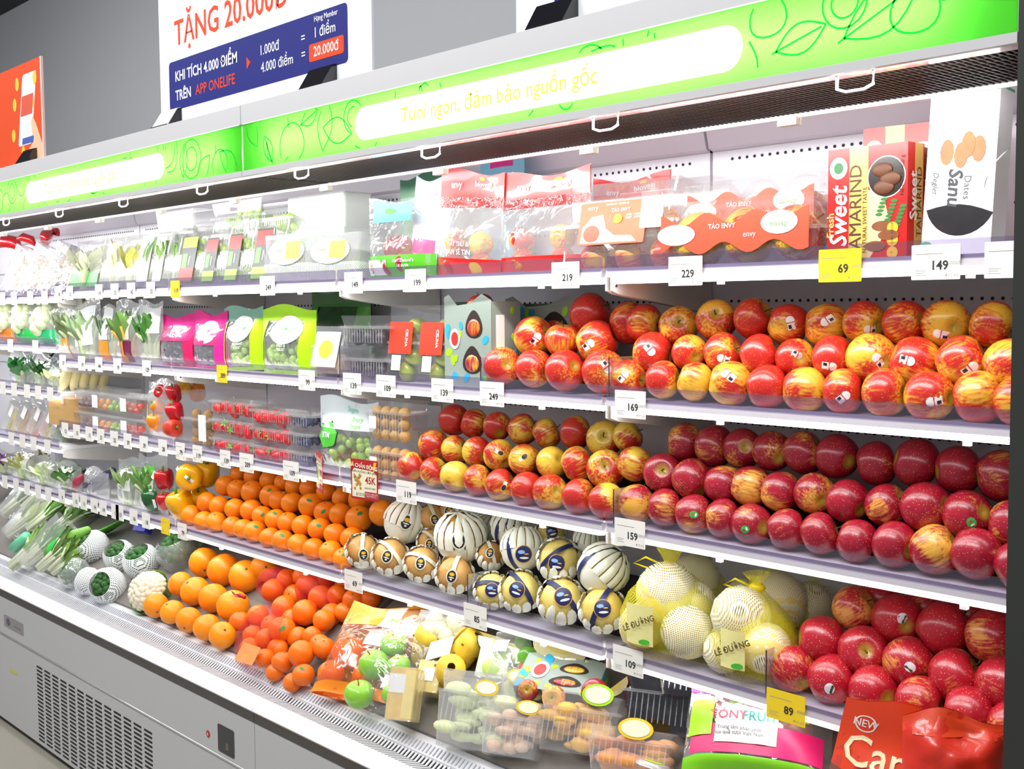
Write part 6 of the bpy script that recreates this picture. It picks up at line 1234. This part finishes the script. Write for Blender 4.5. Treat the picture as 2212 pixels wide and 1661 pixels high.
wedge(1212, 1400, 125, 'cut yellow melon wedge with dark rind under the lowest shelf', M('1f3a24', .3), M('f6e8b0', .4, var=.1), (R(-20), R(12), R(30))); wedge(1040, 1368, 130, 'large pale cut melon just under the 85 tag', M('9ab05a', .4), M('f8f0c0', .4, var=.08), (R(-30), R(10), R(25)))
wedge(1332, 1478, 70, 'small melon wedge with black netted rind beside the grape box', M('20281c', .5, var=.5, scale=60), M('efe0a0', .4), (R(-10), R(-40), R(30))); wedge(1290, 1440, 60, 'melon wedge in the shade behind the spotted carton', M('4a5a3a', .5), M('d8d090', .4), (R(-10), R(30), R(30)))
for k, (px, py, w) in enumerate(((1140, 1425, 50), (1132, 1385, 44))):
    c = deck(px, py, .05); loose('green_mango', LEMON, M('5f9a2a', .3, var=.2, coat=.3), c, w/2*mpp(c), f'green mango {("lower", "upper")[k]} of two in clear film', 'mango', 'green mangoes', (.3, .2, .4))
p, w, h = lie(1040, 1155, 1372, 1480, lift=.02); bag('fruit_bag', 'clear twisted bag round the green mangoes', p, w, h, .07, FILM, [('white_slip', -.9, -.2, .5, .75, PAPER), ('red_label', .45, .9, .05, .45, M('c8281f', .4))], rz=R(25), tilt=R(-40), seed=140, neck=.85)
# spotted carton lying with red apples
p = deck(1200, 1518, .035); o = spotted('spotted apple carton lying on its back in the well', p, .20, .075, .11, R(22), R(-62), 9)
for k, (px, py, w) in enumerate(((1141, 1490, 44), (1196, 1507, 52), (1285, 1498, 62))): c = deck(px, py, .085); apple(px, py, w, 0, ROSE, f'{ORD[k]} red apple showing in the lying spotted carton', 'apples in the lying carton', c=c, r=w/2*mpp(c), pose='stem')
# clear boxes of cut fruit
def cup(px0, px1, py0, py1, label, what, pieces, cards=(), rz=R(25), tilt=R(-28), plast=None, lift=0, d=.11, lid=.3, shape='slice', n=34, seed=0):
    p, w, h = lie(px0, px1, py0, py1, .95, lift); w *= 1.0; h *= 1.25; o = clamshell('fruit_box', label, p+Vector((0, d*.35, .006)), w, d, h*.62, rz, tilt, lid, .86, plast or clear(haze=.08, gloss=.22, crinkle=.0), group='boxes of cut fruit'); mb = MB(); rnd = random.Random(seed)
    for k in range(n):
        x, y, z = rnd.uniform(-.36, .36)*w, rnd.uniform(-.4, .3)*d, h*.62*rnd.uniform(.15, .8); L = w*rnd.uniform(.22, .34)
        if shape == 'slice': mb.ball((x, y, z), 1, 10, 7, (L*.5, rnd.uniform(.009, .02), rnd.uniform(.009, .018)), lambda d: 1+.12*noise.noise(d*2+Vector((k, 0, 0))))
        else: mb.ball((x, y, z), L*.5, 10, 7)
    part('fruit_pieces', mb, pieces, o, kind='stuff')
    for rx, rz_, x, z, mm, m2 in cards:
        lb = part('oval_label', MB().plate([(x*w+a, h*.62*z+b) for a, b in disc(rx, rz_, 20)], .0008, d/2+.005), mm, o); part('label_centre', MB().plate([(x*w+a, h*.62*z+b) for a, b in disc(rx*.82, rz_*.78, 18)], .0005, d/2+.0062), m2, lb)
    return o
LBL = M('ece8c8', .5); YLB = M('f0c81a', .45)
cup(905, 1100, 1440, 1640, 'hazy clear box of pale guava slices', 'guava', M('dfe8b0', .5, var=.15), [(.03, .018, .1, .8, YLB, M('f4f2d8', .5))], plast=HAZY, seed=1)
cup(1010, 1155, 1520, 1655, 'clear box of pink-white fruit slices with red-framed slip', 'pink slices', M('efc9a8', .5, var=.2), [(.03, .016, .25, .95, YLB, LBL)], plast=HAZY, seed=2)
cup(1130, 1318, 1495, 1650, 'clear box of mango slices with round lime label', 'mango slices', M('eeb84a', .4, var=.15), [(.036, .024, .22, 1.0, LIME, LBL)], seed=3, plast=clear(haze=.12, gloss=.24))
cup(1240, 1440, 1580, 1695, 'clear box of orange fruit slices with oval yellow label', 'orange slices', M('ea9a50', .45, var=.2), [(.038, .022, .05, 1.0, YLB, LBL)], seed=4, plast=clear(haze=.14, gloss=.24))
p = deck(1412, 1655, .03); o = single('round_lid', MB().lathe([(.002, .008), (.03, .008), (.036, .004), (.038, -.002)], 22), clear(haze=.4, gloss=.3), 'round clear lid at the frame edge beside the pink fruit bag', 'lid', p, (R(-20), 0, 0)); part('lime_label', MB().lathe([(.001, .009), (.022, .009)], 18), LIME, o)
# black grape box
p, w, h = lie(1296, 1530, 1452, 1608, .95); BKP = clear('b8b4bc', haze=.10, gloss=.35, rough=.05, hazecol='2a2630')
o = clamshell('grape_box', 'dark clear box of black grapes with printed lid', p+Vector((0, .06, 0)), w*.9, .125, h*.72, R(24), R(-24), .3, .9, BKP)
lc = part('lid_card', MB().box(-w*.30, w*.26, -.045, .03, h*.721, h*.724), M('2a1418', .35, var=.4, scale=30), o, label='dark printed lid card'); text('MẬN ÚC', .017, PAPER, lc, (.01, -.012, h*.7252), (0, 0, R(0)), bold=.02); part('lime_line', MB().box(-w*.1, w*.08, -.030, -.025, h*.724, h*.7248), LIME, lc)
for k in range(4): part('grape_picture', MB().ball((-w*.22+w*.11*k, .012, h*.724), .012, 10, 5, (1, .8, .06)), M('7a1f2a', .4), lc)
for k in range(10):
    c = o.matrix_basis @ Vector((w*(-.32+.16*(k % 5)), -.035+.06*(k//5), h*.26)); loose('black_plum', BALL, PLUM, c, .024, f'{ORD[k]} black fruit inside the dark lidded box', 'plum', 'black fruit in the dark box')
p = deck(1470, 1470, .09); single('paper_slip', MB().plate(rrect(.035, .06, .001, 1), .001), PAPER, 'white slip hanging behind the dark grape box', 'slip', p, (R(-15), R(14), R(20)))
# pink fruit bag, orange bag, red bag at the aisle end
p, w, h = lie(1455, 1800, 1515, 1700, lift=.03); HOT = M('e0186a', .35, var=.1, scale=14)
o, S = bag('fruit_bag', 'pink and lime fruit bag with white slip reading TÓNY FRUIT', p, w*.92, h, .11, clear(haze=.08, gloss=.3, rough=.07, crinkle=.5, scale=11), [('header', -1, 1, .90, 1, HOT), ('pink_field', -.9, .9, .22, .52, HOT), ('band', -1, 1, 0, .2, M('7fd01c', .35)), ('lime_field', .25, .7, .62, .86, LIME), ('lime_edge', -.95, -.6, .4, .8, LIME), ('data_slip', -.55, .3, .32, .68, PAPER)], [('TÓNY', .026, M('d0506a', .5), -w*.175, h*.60), ('FRUIT', .026, M('2a9a8a', .5), w*.025, h*.60), ('Trung tâm phân phối\nhoa quả tươi Việt Nam', .010, M('6a6a6a', .5), -w*.1, h*.44)], rz=R(28), tilt=R(-42), seed=150, neck=.92, group='bright fruit bags')
fill_apples(o, [(-.05, 0, .05), (.03, 0, .05), (.09, 0, .06), (0, 0, .11), (.07, 0, .12)], .034, ROSE, 'the pink and lime bag', 'apples in the pink and lime bag')
p, w, h = lie(1560, 1700, 1500, 1560, lift=.06); bag('fruit_bag', 'crimson bag reading TÓNY FRUIT tucked under the lowest shelf', p, w*1.3, h*1.2, .06, M('c8182a', .35, var=.1, scale=14), [('lime_field', -.6, .2, .3, .6, LIME)], [('TÓNY FRUIT', .016, M('e88a90', .5), -w*.2, h*.7)], rz=R(28), tilt=R(-40), seed=151, group='bright fruit bags')
OB = M('e8441a', .3, var=.08, scale=9, coat=.25)
p = at(1890, 1770, .215); s_ = mpp(p); w, h = 230*s_, 250*s_; o, S = bag('fruit_bag', 'orange fruit bag reading NEW and Candy with handle slot', p, w, h, .07, clear('ffd8c8', haze=.14, gloss=.3, rough=.08, crinkle=.5, scale=11, hazecol='e8441a'), [('header', -1, 1, .36, 1, OB)], [('NEW', .018, PAPER, -w*.28, h*.78), ('Candy', .068, M('f6e6b8', .45), w*.05, h*.54)], rz=R(26), tilt=R(-6), roll=R(12), seed=152, neck=.6, group='bright fruit bags')
part('new_ring', MB().grid(lambda a, b: S(-.56+.20*(.85+.15*b)*math.cos(6.2832*a), .78+.075*(.85+.15*b)*math.sin(6.2832*a), -1, .0016), 24, 1), PAPER, o); part('handle_slot', MB().grid(lambda a, b: S(.1+.8*a, .86+.06*b-.04*a, -1, .0018), 8, 3), M('d8d4dc', .4), o)
fill_apples(o, [(-.03, 0, .04), (.04, 0, .05)], .033, ENVY, 'the orange Candy bag', 'apples in the orange bag')
p = at(2085, 1770, .12); s_ = mpp(p); w, h = 210*s_, 215*s_; bag('fruit_bag', 'crumpled scarlet bag against the end panel', p+Vector((-.02, 0, 0)), w, h, .08, M('e0301a', .28, var=.1, scale=9, coat=.3), [('header', -1, 1, .8, 1, OB)], rz=R(32), tilt=R(-8), seed=153, neck=.9, group='bright fruit bags', wr=.02)

# more cut fruit under the lowest shelf
cup(880, 1000, 1330, 1400, 'clear box of pale melon cubes under the lowest shelf', 'melon cubes', M('f4eebc', .45, var=.1), (), seed=5, lift=.05, shape='cube', plast=HAZY)
cup(1060, 1165, 1455, 1530, 'hazy tub of guava with yellow-rimmed label', 'guava tub', M('cfe09a', .45, var=.15), [(.026, .018, -.1, .7, YLB, M('eef0c8', .5))], seed=6, lift=.02, plast=HAZY)
cup(1400, 1560, 1450, 1530, 'dark film-wrapped tray in the shade behind the grape box', 'dark tray', M('3a3436', .5, var=.3), (), seed=7, lift=.07, plast=BKP)
for k, (px, py, w) in enumerate(((1090, 1420, 60), (1065, 1445, 50), (985, 1372, 46))):
    c = deck(px, py, .04); loose('guava', BALL, M('b6d468', .4, var=.15, scale=30), c, w/2*mpp(c), f'{("large pale", "smaller pale", "rear pale")[k]} green guava beside the mango bag', 'guava', 'pale green guavas')

wedge(1105, 1395, 150, 'broad pale honeydew half between the mango bag and cut melons', M('a8b86a', .4), M('f4efc4', .4, var=.08), (R(-35), R(8), R(28)))
for k, (a, b, t, u, col, lab) in enumerate(((1020, 1110, 1395, 1470, 'e9efc4', 'film-wrapped pale melon slab above the guava tub'), (890, 960, 1425, 1500, 'f0d860', 'film-wrapped yellow fruit slab between pineapples'), (1150, 1260, 1420, 1475, 'd9cf8a', 'film-wrapped fruit slab behind the lying carton'))):
    p, w, h = lie(a, b, t, u, .9, .015); o = carton('wrapped_fruit', lab, p, w*.8, .05, h*.8, M(col, .45, var=.12, scale=30), R(25), R(-35), group='film-wrapped fruit slabs'); part('film', MB().rbox(w*.84, .056, h*.84, .008, -.002), HAZY, o); part('slip', MB().plate([(a2, h*.45+b2) for a2, b2 in rrect(w*.4, h*.35, .001, 1)], .0006, .0288), PAPER, o)
